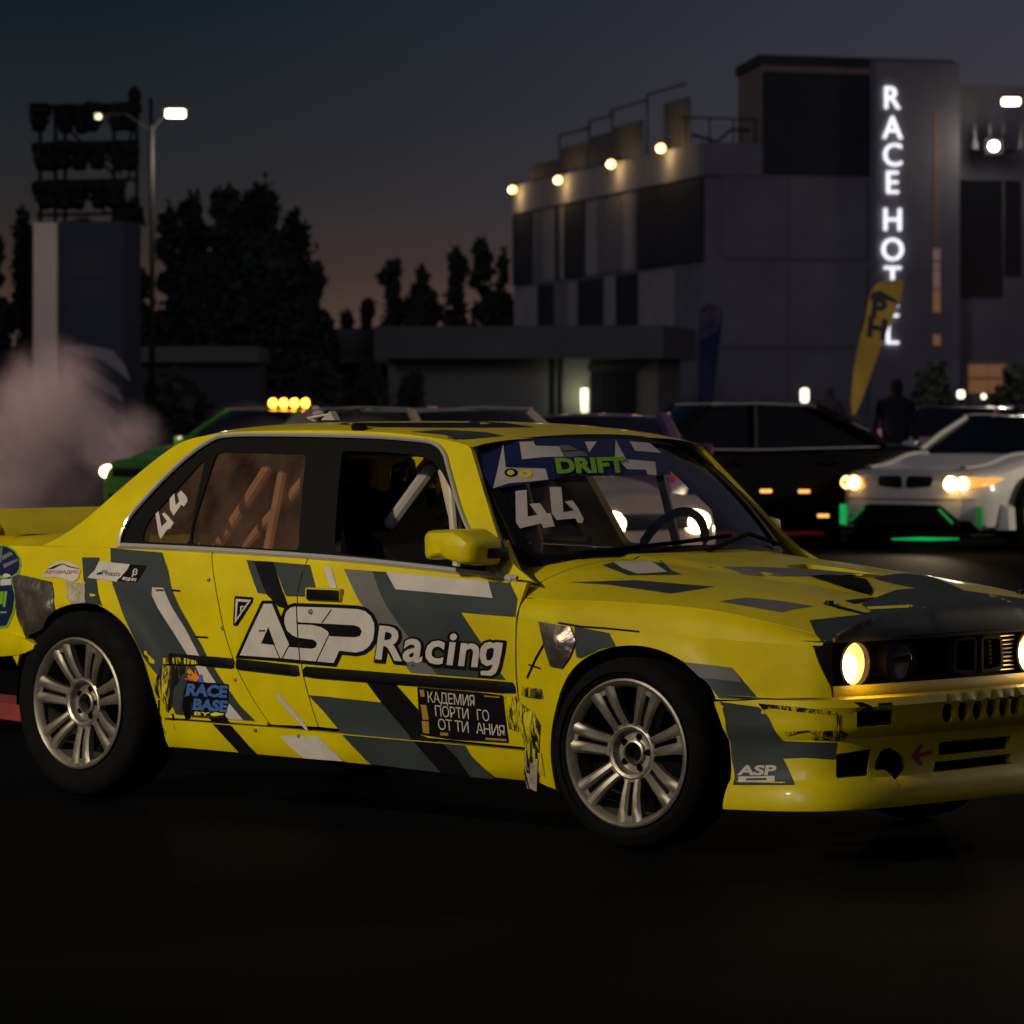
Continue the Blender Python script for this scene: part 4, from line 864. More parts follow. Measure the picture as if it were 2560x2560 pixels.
lay_top('bonnet_hole_patch', 'E', [[(530, 212), (640, 205), (780, 212), (900, 232), (945, 300), (930, 338), (820, 308), (700, 268), (600, 238)]], M['well'], 2, None, 6)  # flat black patch laid on the bonnet, painting the dark of its hole
for q, m in (([(440, 1030), (560, 1040), (640, 1048), (760, 1062), (880, 1075), (870, 1090), (700, 1082), (560, 1075), (470, 1065)], 'scuff'), ([(735, 1185), (900, 1182), (940, 1205), (900, 1240), (740, 1235)], 'scuff'), ([(870, 1085), (895, 1090), (892, 1180), (870, 1178)], 'scuff'), ([(590, 1195), (720, 1180), (735, 1190), (600, 1212)], 'scuff')): lay_bump('scuff_mark', 'c4', [q], M[m], 2)
# ------------------------------------------------------------------ added floodlight masts, all out of view, put in to light car and background
def added_mast(loc, aim, power, cone, label, col=(1, .86, .63)):
    t = empty('added_floodlight_mast', (loc[0], loc[1], 0), 0, label, 'floodlight')
    d = (Vector(aim) - Vector(loc)).normalized(); q = d.to_track_quat('-Z', 'Y').to_matrix().to_4x4(); hz = loc[2]
    met = mat('mast_steel', (.25, .25, .25), .5, .6)
    MB().tube([(0, 0, 0), (0, 0, hz - .4)], .09, 12, r2=.06).build('pole', met, t)
    MB().box((0, 0, .02), (.4, .4, .04)).build('base_plate', met, t, False)
    b = MB(); b.box((0, 0, .12), (.62, .46, .16), bev=.03); hd = b.build('lamp_head', met, t); hd.matrix_local = Matrix.Translation((0, 0, hz)) @ q
    MB().box((0, 0, .035), (.54, .38, .004)).build('lamp_lens', mat('flood_lens', (.9, .9, .9), .4, emit=(1, .80, .56), estr=30), hd, False)
    l = bpy.data.lights.new('added_flood_light', 'SPOT'); l.energy = power; l.color = col; l.spot_size = math.radians(cone); l.spot_blend = .6; l.shadow_soft_size = .35
    o = bpy.data.objects.new('added_flood_light', l); link(o, hd); o.location = (0, 0, .02)
    return t
added_mast((-11.8, 3.6, 7.6), (-1.3, 14.4, .9), 7700, 56, 'added floodlight on a steel mast out of view, lighting the yellow car')
added_mast((25, 35, 8.5), (2.0, 31.0, .8), 12000, 84, 'added floodlight mast out of view to the right of the waiting cars')
added_mast((-24, 46, 6.5), (-7.5, 55, 1.6), 20000, 58, 'added floodlight mast out of view, lighting the smoke', (1, .70, .62))
# ------------------------------------------------------------------ background materials
M['wall_dark'] = mat('dark_cladding', (.045, .043, .06), .7, noise=.2, nscale=.6)
M['wall_mid'] = mat('grey_cladding', (.29, .27, .30), .75, noise=.2, nscale=.5)
M['wall_light'] = mat('pale_cladding', (.52, .47, .44), .75, noise=.2, nscale=.5)
M['wall_brick'] = mat('warm_brick', (.42, .30, .25), .8, noise=.2, nscale=1.5)
M['roof_dark'] = mat('dark_roof', (.05, .05, .055), .8)
M['lowwall'] = mat('grey_render', (.16, .15, .14), .85, noise=.25, nscale=.4)
M['letters'] = mat('lit_sign_letter', (.9, .9, .9), .4, emit=(.93, .92, 1), estr=1.25)
M['lampwarm'] = mat('lit_wall_lamp', (1, .9, .6), .4, emit=(1, .68, .22), estr=4.5)
M['lampwhite'] = mat('lit_street_lamp', (1, 1, .9), .4, emit=(1, .86, .52), estr=7)
M['steel'] = mat('dark_steel', (.03, .03, .032), .6, .3)
M['pole'] = mat('dark_painted_pole', (.010, .010, .011), .7, spec=.1)
M['winlit'] = mat('lit_window', (.4, .25, .15), .4, emit=(1, .42, .18), estr=.11)
M['winlit2'] = mat('dim_lit_window', (.3, .2, .2), .4, emit=(.8, .45, .4), estr=.12)
M['leaf'] = mat('dark_foliage', (.040, .048, .036), .8)
M['bark'] = mat('dark_bark', (.04, .03, .025), .9)
M['pinkwhite'] = mat('pale_tower_side', (.80, .66, .62), .7, noise=.15, nscale=.4)
M['banner'] = mat('navy_banner', (.012, .014, .045), .6)
M['darkglass'] = mat('dark_window_glass', (.012, .013, .018), .12, spec=.6)
GB = {}
def point(name, loc, power, col, r=.1, parent=None):
    l = bpy.data.lights.new(name, 'POINT'); l.energy = power; l.color = col; l.shadow_soft_size = r
    o = bpy.data.objects.new(name, l); link(o, parent); o.location = loc; return o
class Wall:
    """vertical plane through two ground points; picture rectangles become slabs on it"""
    def __init__(s, A, B):
        s.A = Vector(A); d = Vector(B) - Vector(A); d.z = 0; s.t = d.normalized(); s.n = Vector((s.t.y, -s.t.x, 0))
        if s.n.y > 0: s.n = -s.n
    def at(s, u, v):
        d = Vector(((u * 1.32505 - 1280) / F, 1, -(v * 1.32505 - HV) / F)); t = (s.A - Vector((0, 0, H))).dot(s.n) / d.dot(s.n); return Vector((0, 0, H)) + d * t
    def x(s, u): p = s.at(u, 770); return (p - s.A).dot(s.t)
    def slab(s, name, u0, u1, z0, z1, o0, o1, m, parent, quad=None):
        a, b = s.x(u0), s.x(u1); P = lambda q, z, o: tuple(s.A + s.t * q + s.n * o + Vector((0, 0, z)))
        v = [P(a, z0, o0), P(b, z0, o0), P(b, z1, o0), P(a, z1, o0), P(a, z0, o1), P(b, z0, o1), P(b, z1, o1), P(a, z1, o1)]
        o = mesh_obj(name, v, [(0, 1, 2, 3), (4, 7, 6, 5), (0, 4, 5, 1), (3, 2, 6, 7), (0, 3, 7, 4), (1, 5, 6, 2)], m, parent, False); return o
    def z(s, u, v): return s.at(u, v).z
# ------------------------------------------------------------------ hotel
hotel = empty('hotel', (0, 0, 0), 0, 'multi-storey hotel with chequered dark and pale cladding and vertical lit lettering', 'hotel')
PL = Wall(gnd(970, 179), gnd(1330, 149)); PF = Wall(gnd(1330, 149), gnd(1798, 152.5))
ZT = 11.0
N_ = gnd(1330, 149); L_ = gnd(970, 179); R_ = PF.at(2060, 770); R_.z = 0
ft = [(L_.x, L_.y), (N_.x, N_.y), (R_.x, R_.y), (R_.x, R_.y + 18), (L_.x + 18, L_.y + 14)]
MB().prism(ft, 0, ZT - 1.2).build('wall', M['wall_mid'], hotel, False)
PL.slab('parapet', 971, 1331, ZT - 1.199, ZT, -.3, .12, M['wall_light'], hotel); PF.slab('parapet', 1325, 1437, ZT - 1.199, ZT, -.3, .12, M['wall_mid'], hotel)
for u0, u1, m in ((972, 1006, 'wall_dark'), (1007, 1026, 'wall_mid'), (1027, 1051, 'wall_light'), (1052, 1057, 'wall_dark'), (1058, 1068, 'wall_light'), (1069, 1106, 'wall_dark'), (1107, 1127, 'wall_light'), (1128, 1178, 'wall_mid'), (1179, 1196, 'wall_light'), (1197, 1206, 'wall_mid'), (1207, 1329, 'wall_dark')):
    PL.slab('cladding_panel', u0, u1, 6.72, 9.72, .005, .12 if m == 'wall_dark' else .06, M[m], hotel)
for u0, u1, m in ((972, 1018, 'wall_light'), (1019, 1047, 'wall_dark'), (1048, 1068, 'wall_mid'), (1074, 1094, 'wall_light'), (1095, 1141, 'wall_dark'), (1142, 1166, 'wall_light'), (1167, 1206, 'wall_dark'), (1207, 1273, 'wall_light'), (1274, 1329, 'wall_mid')):
    PL.slab('cladding_panel', u0, u1, 3.4, 6.56, .005, .12 if m == 'wall_dark' else .06, M[m], hotel)
for v0, v1 in ((332, 488), (502, 654), (672, 775)):
    z1, z0 = PF.z(1480, v0), max(.05, PF.z(1480, v1)); PF.slab('cladding_panel', 1362, 1485, z0, z1, .005, .07, M['wall_mid'], hotel); PF.slab('cladding_panel', 1487, 1634, z0, z1, .005, .07, M['wall_mid'], hotel)
# tower block and sign pylon
zt = PF.z(1437, 103)
tw = [PF.at(1437, 770), PF.at(1640, 770)]; TL = Wall((PF.at(1437, 770) - Vector((0, 0, H))), (PF.at(1437, 770) + Vector((-1.0, 6, -H))))
a, b_ = PF.at(1437, 770), PF.at(1798, 770)
tp = [(a.x, a.y - .03), (b_.x, b_.y - .03), (b_.x, b_.y + 6), (a.x - .55, a.y + 5.6)]
MB().prism(tp, ZT - 1.25, zt - .35).build('tower', M['wall_brick'], hotel, False)
for i in range(12): pass
PF.slab('tower_panel', 1438, 1638, PF.z(1540, 330), PF.z(1540, 138), .035, .12, M['wall_dark'], hotel)
MB().prism([(x + (.0 if i in (1, 2) else -.1), y + (-.1 if i < 2 else .1)) for i, (x, y) in enumerate(tp)], zt - .349, zt).build('roof_cap', M['roof_dark'], hotel, False)
PF.slab('sign_pylon', 1640, 1798, 0, PF.z(1720, 119), .035, .55, M['wall_mid'], hotel)
PF.slab('right_wing', 1799, 2060, ZT - 1.3, PF.z(1850, 158), -8, -.4, M['wall_mid'], hotel)
for v0, v1, u0, u1 in ((340, 560, 1806, 1890), (340, 520, 1895, 1925)): PF.slab('window', u0, u1, PF.z(1850, v1), PF.z(1850, v0), .005, .05, M['darkglass'], hotel)
for v0, v1 in ((470, 492), (496, 508), (510, 545), (548, 590), (632, 652), (700, 712)): PF.slab('lit_window', 1748, 1761, PF.z(1755, v1), PF.z(1755, v0), .555, .58, M['winlit2'] if v0 < 520 else M['winlit'], hotel)
PF.slab('window_strip', 1748, 1761, PF.z(1755, 465), PF.z(1755, 210), .555, .57, M['wall_brick'], hotel)
for u0, u1, v0, v1 in ((1826, 1862, 688, 712), (1864, 1900, 688, 712), (1826, 1862, 716, 742), (1864, 1890, 716, 742)): PF.slab('lit_window', u0, u1, PF.z(1860, v1), PF.z(1860, v0), .06, .1, M['winlit'], hotel)
# roof terrace screen and handrails
scr = mat('pale_roof_screen', (.13, .125, .13), .7)
for u0, u1, h in ((990, 1045, .8), (1046, 1097, 1.2), (1098, 1143, 1.35), (1144, 1200, 1.5), (1240, 1288, 1.9)):
    o = PL.slab('terrace_screen', u0, u1, ZT + .02, ZT + h, -.30, -.26, scr, hotel)
for u0, u1, h in ((1043, 1097, 1.75), (1099, 1142, 2.0), (1142, 1208, 2.2), (1208, 1280, 2.4)):
    P = lambda u, z: PL.A + PL.t * PL.x(u) - PL.n * .28 + Vector((0, 0, z))
    b = MB(); b.tube([P(u0, ZT), P(u0, ZT + h), P(u1, ZT + h)], .05, 6); b.build('handrail', M['steel'], hotel)
b = MB(); P = lambda u, z: PF.A + PF.t * PF.x(u) - PF.n * .3 + Vector((0, 0, z)); b.tube([P(1290, ZT + .9), P(1436, ZT + .9)], .04, 6)
for u in (1300, 1345, 1390, 1430): b.tube([P(u, ZT - .2), P(u, ZT + .9)], .035, 6)
b.tube([P(1310, ZT + .3), P(1360, ZT + .05), P(1385, ZT + .5), P(1420, ZT + .5)], .06, 6); b.build('terrace_railing', M['steel'], hotel)
# wall lamps
for u, v in ((986, 358), (1073, 340), (1174, 310), (1269, 280)):
    p = PL.at(u, v) + PL.n * .45; b = MB(); bm = bmesh.new(); bmesh.ops.create_uvsphere(bm, u_segments=16, v_segments=10, radius=.17); b.bm(bm, Matrix.Translation(p)); lo = b.build('wall_lamp', M['lampwarm'], hotel)
    b = MB(); b.tube([p + Vector((0, 0, .1)), p + Vector((0, 0, .26)), p - PL.n * .42 + Vector((0, 0, .26))], .03, 6); b.build('lamp_bracket', M['steel'], lo)
    point('wall_lamp_light', p + PL.n * .3 - Vector((0, 0, .1)), 30, (1, .68, .34), .2, hotel)
# lettering of the sign
for ch, v in zip('RACEHOTEL', (186, 242, 293, 345, 415, 471, 524, 577, 628)):
    tv, tf = text_mesh(ch, .0); arr = np.array(tv); cx = (arr[:, 0].max() + arr[:, 0].min()) / 2; hgt = .84
    o0 = PF.A + PF.t * PF.x(1670) + PF.n * .60; zc0 = PF.z(1670, v); sc = hgt / .70; n = len(tv)
    V = []
    for dd in (0, .07): V += [tuple(o0 + PF.t * ((x - cx) * sc) + PF.n * dd + Vector((0, 0, zc0 + (y - .35) * sc))) for x, y in tv]
    ed = {}
    for t in tf:
        for i in range(3): e = (t[i], t[(i + 1) % 3]); ed[tuple(sorted(e))] = ed.get(tuple(sorted(e)), []) + [e]
    fs = [tuple(t) for t in tf] + [tuple(i + n for i in t) for t in tf] + [(e[0][0], e[0][1], e[0][1] + n, e[0][0] + n) for e in ed.values() if len(e) == 1]
    mesh_obj('sign_letter', V, fs, M['letters'], hotel, False)
# floodlight on the wing, aimed at the track
p = PF.at(1846, 280) + PF.n * 1.2; b = MB(); b.box(p, (.7, .35, .6), bev=.05); fl_ = b.build('floodlight', M['steel'], hotel)
b = MB(); b.lathe([(0, -.02), (.15, -.02), (.18, 0)], 20, Matrix.Translation(p + Vector((0, -.2, 0)))); b.build('lit_lens', mat('flood_lit', (1, 1, 1), .4, emit=(1, .93, .78), estr=40), fl_)
MB().tube([p, p + Vector((0, 1.4, -.1))], .05, 6).build('arm', M['steel'], fl_)
MB().tube([p + Vector((-.75, 1.2, -.1)), p + Vector((.9, 1.2, -.1))], .05, 6).build('crossbar', M['steel'], fl_)
point('flood_glow', p + Vector((0, -.8, 0)), 55, (1, .9, .75), .25, hotel)
for u in (1818, 1847, 1872, 1906): b = MB(); q = PF.at(u, 258) + PF.n * .9; b.lathe([(0.01, .5), (.06, -.1), (.14, -.5)], 10, Matrix.Translation(q) @ Matrix.Rotation(math.radians(90), 4, 'X')); b.build('light_beam_cone', M['wall_mid'], hotel)  # solid cones standing in for faint beams of light

# ------------------------------------------------------------------ entrance pavilion in front of the hotel
pav = empty('pavilion', (0, 0, 0), 0, 'low entrance pavilion with deep dark canopy and pale wall in front of hotel', 'building')
PV = Wall(gnd(700, 138), gnd(1270, 136)); zz = lambda v: PV.z(980, v)
PV.slab('canopy', 721, 1262, zz(677), zz(616), -6, 1.2, M['lowwall'], pav)
PV.slab('wall', 730, 1240, 0, zz(677) - .01, -5, -.2, mat('pale_render', (.22, .21, .18), .8, noise=.2, nscale=.3), pav)
for u in (1041, 1057): PV.slab('column', u, u + 10, 0, zz(677) - .01, .3, .6, M['steel'], pav)
for u0, u1 in ((1112, 1138), (1141, 1167), (1170, 1198)):
    PV.slab('door', u0, u1, 0, zz(700), -.19, -.12, M['darkglass'], pav)
PV.slab('door_frame', 1108, 1202, zz(700) + .005, zz(690), -.19, -.05, M['steel'], pav)
PV.slab('lamp_tube', 1098, 1110, zz(778), zz(733), .0, .15, mat('lit_tube', (1, 1, .8), .4, emit=(1, .95, .62), estr=1.3), pav)
point('tube_glow', PV.at(1092, 745) + PV.n * .5, 16, (.95, 1, .7), .2, pav)
blk = empty('annex', (0, 0, 0), 0, 'small flat grey annex with pale roof edge left of pavilion', 'building')
PA = Wall(gnd(600, 150), gnd(740, 148)); PA.slab('wall', 619, 735, 0, PA.z(680, 680), -4, 0, M['roof_dark'], blk); PA.slab('fascia', 617, 737, PA.z(680, 679), PA.z(680, 620), -4, .5, M['lowwall'], blk); PA.slab('eave', 617, 737, PA.z(680, 685), PA.z(680, 679.5), -4, .9, M['wall_light'], blk)
shd = empty('shed', (0, 0, 0), 0, 'long low shed with pale roof edge under the dark trees', 'building')
PS = Wall(gnd(240, 128), gnd(500, 128)); PS.slab('wall', 256, 486, 0, PS.z(370, 684), -5, 0, M['roof_dark'], shd); PS.slab('roof_edge', 250, 490, PS.z(370, 683.5), PS.z(370, 654), -5, .5, M['lowwall'], shd)

# ------------------------------------------------------------------ lighting rig tower with clad base
rig = empty('lighting_tower', (0, 0, 0), 0, 'scaffold tower of dark stage spotlights on a clad base with pale side', 'lighting tower')
RW = Wall(gnd(60, 99), gnd(262, 98.4)); zr_ = lambda v: RW.z(160, v)
RW.slab('base_side', 69, 113, 0, zr_(420), -1.2, .25, M['pinkwhite'], rig)
RW.slab('base_banner', 113.5, 236, 0, zr_(418), -1.2, .12, M['banner'], rig)
P = lambda u, v, o=0.: RW.A + RW.t * RW.x(u) + RW.n * o + Vector((0, 0, RW.z(160, v)))
for (u0, u1, v0, v1) in ((140, 200, 470, 520), (150, 205, 530, 560), (135, 150, 565, 590)): RW.slab('banner_mark', u0, u1, zr_(v1), zr_(v0), .125, .135, mat('faded_banner_mark', (.035, .035, .06), .7), rig)
# pale swirl graphic on the lower banner
for pts in ([(120, 655), (160, 650), (215, 660), (240, 690), (250, 720), (225, 700), (190, 676), (150, 670)], [(150, 690), (180, 700), (225, 730), (238, 760), (205, 740), (170, 720)], [(170, 750), (200, 760), (235, 790), (200, 790)]):
    b = MB(); b.prism([(RW.x(u), RW.z(160, v)) for u, v in pts], .13, .15, lambda x, z, h: tuple(RW.A + RW.t * x + RW.n * h + Vector((0, 0, z)))); b.build('banner_swirl', mat('pale_graphic', (.22, .2, .23), .7), rig, False)
for u, o in ((76, 0), (123, 0), (215, 0), (258, 0), (76, -1.1), (258, -1.1)): MB().tube([P(u, 420, o), P(u, 180 if u == 258 else 195, o)], .05, 6).build('scaffold_post', M['pole'], rig)
for v in (200, 270, 342, 405):
    MB().tube([P(70, v), P(262, v - 2)], .045, 6).build('scaffold_rail', M['pole'], rig)
for u0, v0, u1, v1 in ((108, 222, 215, 330), (120, 335, 200, 400), (225, 330, 256, 230), (210, 420, 256, 300)): MB().tube([P(u0, v0), P(u1, v1)], .035, 6).build('scaffold_brace', M['pole'], rig)
def spot_proto():
    r = empty('spotlight', (0, 0, 0), 0, parent=rig)
    b = MB(); b.box((0, 0, -.05), (.42, .36, .22), bev=.05); b.build('lamp_base', M['pole'], r)
    b = MB(); b.tube([(-.2, 0, -.12), (-.2, 0, -.34), (.2, 0, -.34), (.2, 0, -.12)], .03, 6); b.build('yoke', M['pole'], r)
    b = MB(); b.lathe([(0, -.22), (.15, -.2), (.17, 0), (.15, .2), (.1, .26), (0, .28)], 14, Matrix.Translation((0, 0, -.3)) @ Matrix.Rotation(math.radians(70), 4, 'X')); b.build('lamp_body', M['pole'], r); return r
sp0 = spot_proto(); k = 0
for v in (203, 274, 347):
    for u in (80, 98, 122, 152, 186, 220, 246):
        if (u == 246 and v > 300) or (u == 98 and v < 250): continue
        o = sp0 if k == 0 else copy_tree(sp0, rig); k += 1
        o.location = P(u + rnd.uniform(-2, 2), v + rnd.uniform(-3, 2), rnd.uniform(-.1, .2)); o.rotation_euler = (rnd.uniform(-.2, .2), rnd.uniform(-.15, .15), rnd.uniform(-.6, .6)); o.scale = (1.15,) * 3
b = MB(); bm = bmesh.new(); bmesh.ops.create_uvsphere(bm, u_segments=14, v_segments=10, radius=.16); b.bm(bm, Matrix.Translation(P(254, 183)) @ Matrix.Diagonal((1, 1, 1.5, 1))); b.build('speaker_horn', M['pole'], rig)

# ------------------------------------------------------------------ street lamps
def street_lamp(name, base, hgt, heads, label):
    t = empty(name, base, 0, label, 'street lamp')
    MB().tube([(0, 0, 0), (0, 0, hgt)], .08, 10, r2=.045).build('pole', M['pole'], t); MB().box((0, 0, .03), (.35, .35, .06)).build('base_plate', M['steel'], t, False)
    for dx, dz, lit, pw in heads:
        sg = 1 if dx > 0 else -1
        MB().tube([(0, 0, hgt - .1), (dx * .4, 0, hgt + dz * .55), (dx - sg * .25, 0, hgt + dz)], .03, 8).build('arm', M['pole'], t)
        b = MB(); b.box((dx, 0, hgt + dz + .04), (.56, .34, .10), bev=.03); hd = b.build('lamp_head', M['steel'], t)
        b = MB(); b.box((dx, -.12, hgt + dz - .055), (.42, .26, .17), bev=.04); b.build('lamp_glass', M['lampwhite'] if lit else M['letters'], hd)
        if pw: point('street_light', (dx, -.6, hgt + dz - 1.0), pw, (1, .88, .66), .2, t)
    return t
LZ = 90; b0 = gnd(287, LZ); top = bgp(287, 236, LZ).z; hx1 = bgp(332, 210, LZ); hx0 = bgp(186, 216, LZ)
street_lamp('street_lamp', b0, top, [(hx1.x - b0.x, hx1.z - top, 1, 330)], 'tall street lamp with one bright lit head beside lighting tower')
b = MB(); b.tube([(0, 0, top - .1), ((hx0.x - b0.x) * .5, 0, hx0.z + .02), (hx0.x - b0.x, 0, hx0.z)], .025, 6); b.build('arm', M['pole'], bpy.data.objects['street_lamp'])
b = MB(); b.box((hx0.x - b0.x, -.1, hx0.z - .05), (.13, .2, .12), bev=.03); b.build('lamp_glass', mat('dim_lamp_glass', (.9, .9, .6), .4, emit=(1, .9, .5), estr=1.2), bpy.data.objects['street_lamp'])
LZ = 100; b0 = gnd(1990, LZ); hx1 = bgp(1906, 188, LZ); street_lamp('street_lamp', b0, hx1.z - .35, [(hx1.x - b0.x, .35, 1, 420)], 'street lamp leaning its lit head in front of the hotel wing')

# ------------------------------------------------------------------ trees
def make_tree(name, base, hgt, wid, seed, label, kind='round', n=4200):
    r = random.Random(seed); t = empty(name, base, 0, label, 'tree', 'trees along the far side of the track')
    tr = MB(); tr.tube([(0, 0, 0), (r.uniform(-.1, .1), 0, hgt * .35), (r.uniform(-.2, .2), r.uniform(-.2, .2), hgt * .8)], .16, 8, r2=.04)
    for i in range(6):
        z = hgt * r.uniform(.25, .65); a = r.uniform(0, 6.28); l = wid * r.uniform(.25, .42); tr.tube([(0, 0, z), (math.cos(a) * l * .6, math.sin(a) * l * .6, z + l * .5), (math.cos(a) * l, math.sin(a) * l, z + l * 1.1)], .05, 5, r2=.015)
    tr.build('trunk', M['bark'], t)
    lobes = []; slim = kind == 'poplar'
    for i in range(26 if not slim else 18):
        while True:
            q = Vector((r.uniform(-1, 1), r.uniform(-1, 1), r.uniform(-1, 1)))
            if q.length < 1: break
        if slim: q.z = -.95 + 1.9 * i / 17
        zz_ = (.52 + .40 * q.z) if not slim else (.50 + .45 * q.z); k = 1 - (.45 if slim else .30) * max(0, q.z); rr = wid * r.uniform(.14, .24) * (1.15 if slim else 1)
        lobes.append((Vector((q.x * wid * .38 * k, q.y * wid * .38 * k, hgt * zz_)), rr, rr * r.uniform(1.0, 1.5)))
    for i in range(3): lobes.append((Vector((r.uniform(-.12, .12) * wid, 0, hgt * r.uniform(.84, .93))), wid * r.uniform(.10, .16), hgt * .07))
    if kind != 'shrub':
        for i in range(5): lobes.append((Vector((r.uniform(-.3, .3) * wid, r.uniform(-.2, .2) * wid, hgt * r.uniform(.08, .22))), wid * .22, hgt * .10))
    V = []; Fc = []
    for c, rw, rh in lobes:                      # dense heart of each bough cluster
        bm = bmesh.new(); bmesh.ops.create_icosphere(bm, subdivisions=2, radius=1)
        for q in bm.verts: q.co *= r.uniform(.40, .80)
        m0 = len(V); bm.verts.index_update(); V += [tuple(c + Vector((q.co.x * rw, q.co.y * rw, q.co.z * rh))) for q in bm.verts]; Fc += [tuple(m0 + q.index for q in f.verts) for f in bm.faces]; bm.free()
    tot = sum(l[1] ** 2 for l in lobes)
    for c, rw, rh in lobes:
        for _ in range(int(n * rw * rw / tot)):
            d = Vector((r.gauss(0, 1), r.gauss(0, 1), r.gauss(0, 1))).normalized() * (.55 + abs(r.gauss(0, .38))); p = c + Vector((d.x * rw, d.y * rw, d.z * rh))
            s = r.uniform(.06, .15); u = Vector((r.gauss(0, 1), r.gauss(0, 1), r.gauss(0, 1))).normalized(); w = u.orthogonal().normalized(); m0 = len(V)
            V += [tuple(p - u * s * 1.6), tuple(p + w * s), tuple(p + u * s * 1.6), tuple(p - w * s)]; Fc.append((m0, m0 + 1, m0 + 2, m0 + 3))
    mesh_obj('crown', V, Fc, M['leaf'], t, False)
    return t
big = 'dense dark round tree standing behind the shed'; 
TR = [(-12, 150, 425, 95, 'dark tree at the edge beyond the smoke', 'round'), (48, 152, 388, 80, 'dark tree rising left of the lighting tower base', 'round'), (150, 158, 392, 85, 'dark tree showing over the clad tower base', 'round'), (238, 150, 372, 80, 'dark tree touching the street lamp pole', 'poplar'),
      (322, 148, 386, 60, 'slim dark tree right of the street lamp pole', 'poplar'), (365, 150, 366, 70, 'slim dark tree beside the big round clump', 'poplar'), (425, 146, 350, 125, 'broad dark tree at the left of the clump behind the shed', 'round'), (488, 148, 344, 140, 'tallest dark tree with pointed tip behind the shed', 'round'),
      (545, 150, 372, 110, 'dark tree with ragged crown next to the tallest one', 'round'), (600, 140, 490, 75, 'small leaning dark tree at the end of the clump', 'round'), (500, 142, 440, 230, 'low wide dark tree filling under the clump', 'round'), (370, 144, 470, 170, 'low dark bushy tree beside the shed roof', 'round'), (575, 139, 560, 120, 'low dark tree beside the annex end', 'round'), (265, 142, 500, 120, 'low dark tree behind the clad tower base', 'round'),
      (655, 190, 582, 48, 'tiny far tree left of the annex roof', 'round'), (693, 190, 560, 36, 'small far pointed tree over the annex', 'poplar'), (738, 185, 480, 58, 'far pointed tree behind the annex', 'poplar'), (798, 185, 476, 80, 'far round airy tree behind the pavilion', 'round'), (862, 185, 464, 52, 'far narrow tree behind the pavilion roof', 'poplar'), (908, 185, 446, 62, 'far tall airy tree near the hotel end', 'poplar'), (952, 183, 470, 66, 'far dark tree touching the hotel end wall', 'round')]
for i, (u, Z, v, w, lab, kd) in enumerate(TR):
    h_ = bgp(u, v, Z).z; make_tree('tree', gnd(u, Z), h_, w * 1.32505 / F * Z, 40 + i, lab, kd, 3600 if Z > 170 else 7000)
def bush(u, Z, v, w, seed, lab):
    t = make_tree('shrub', gnd(u, Z), bgp(u, v, Z).z, w * 1.32505 / F * Z, seed, lab, 'shrub', 1500); t['category'] = 'shrub'; t['group'] = 'shrubs in front of the buildings'
for i, (u, Z, v, w, lab) in enumerate(((700, 110, 690, 70, 'dark conical shrub in front of the annex'), (775, 112, 700, 60, 'dark conical shrub in front of pavilion wall'), (1765, 105, 690, 70, 'dark conical shrub below the sign pylon'), (1920, 105, 690, 110, 'big dark shrub hiding the lit window corner'), (610, 108, 690, 90, 'dark shrub behind the amber roof lights'), (330, 110, 700, 120, 'wide dark shrub before the shed'))): bush(u, Z, v, w, 90 + i, lab)

# ------------------------------------------------------------------ flags, path lights, kerb, people
def flag(name, u, Z, pts, m, lab, extra=None):
    b0 = gnd(u, Z); t = empty(name, b0, 0, lab, 'flag')
    Q = [(lambda p: (p.x - b0.x, p.z))(bgp(a, b, Z)) for a, b in pts]; v, f = cdt([rpoly(Q, .12)], .12)
    V = [(x, .05 * math.sin(x * 5 + z * 2), z) for x, z in v]; V2 = [(x, y + .012, z) for x, y, z in V]; n = len(V)
    mesh_obj('banner', V + V2, list(f) + [tuple(i + n for i in q) for q in f], m, t)
    pl = [(0, 0, 0)] + [(Q[i][0], .03, Q[i][1]) for i in (extra or ())]; MB().tube(pl, .022, 8).build('pole', M['steel'], t); MB().box((0, 0, .03), (.5, .5, .06)).build('base', M['steel'], t, False); return t, b0
fp = [(1604, 780), (1610, 700), (1622, 640), (1636, 560), (1655, 532), (1706, 525), (1700, 560), (1680, 610), (1660, 660), (1635, 730), (1614, 784)]
fy, fb = flag('feather_flag', 1606, 78, fp, mat('yellow_flag_cloth', (.60, .44, .06), .8, noise=.3, nscale=1.2), 'tall yellow feather flag with dark lettering in front of the hotel', (0, 1, 2, 3, 4))
def on_flag(pts, m, name='flag_print'):
    Q = [(lambda p: (p.x - fb.x, p.z))(bgp(a, b, 78)) for a, b in pts]; v, f = cdt([Q], .1); return mesh_obj(name, [(x, .05 * math.sin(x * 5 + z * 2) - .006, z) for x, z in v], f, m, fy)
dk = mat('dark_flag_print', (.03, .035, .05), .8)
on_flag([(1645, 552), (1660, 548), (1690, 565), (1696, 575), (1660, 562), (1640, 566)], dk)
for ch, (u, v) in zip('HP', ((1634, 632), (1642, 596))):
    tv, tf = text_mesh(ch, .05); n = len(tv)
    V = []
    for x, y in tv:
        a, b_ = (x * 58 + y * 6, -y * 58 + x * 14); p = bgp(u + a * .9, v + b_ * .9, 78); V.append((p.x - fb.x, .05 * math.sin((p.x - fb.x) * 5 + p.z * 2) - .006, p.z))
    mesh_obj('flag_print', V, tf, dk, fy)
f2, _ = flag('feather_flag', 1330, 92, [(1318, 770), (1320, 640), (1322, 590), (1335, 573), (1362, 578), (1364, 605), (1356, 660), (1344, 770)], mat('blue_flag_cloth', (.045, .05, .14), .8, noise=.4, nscale=1.0), 'blue feather flag with pale violet top beside hotel wall', (0, 1, 2, 3))
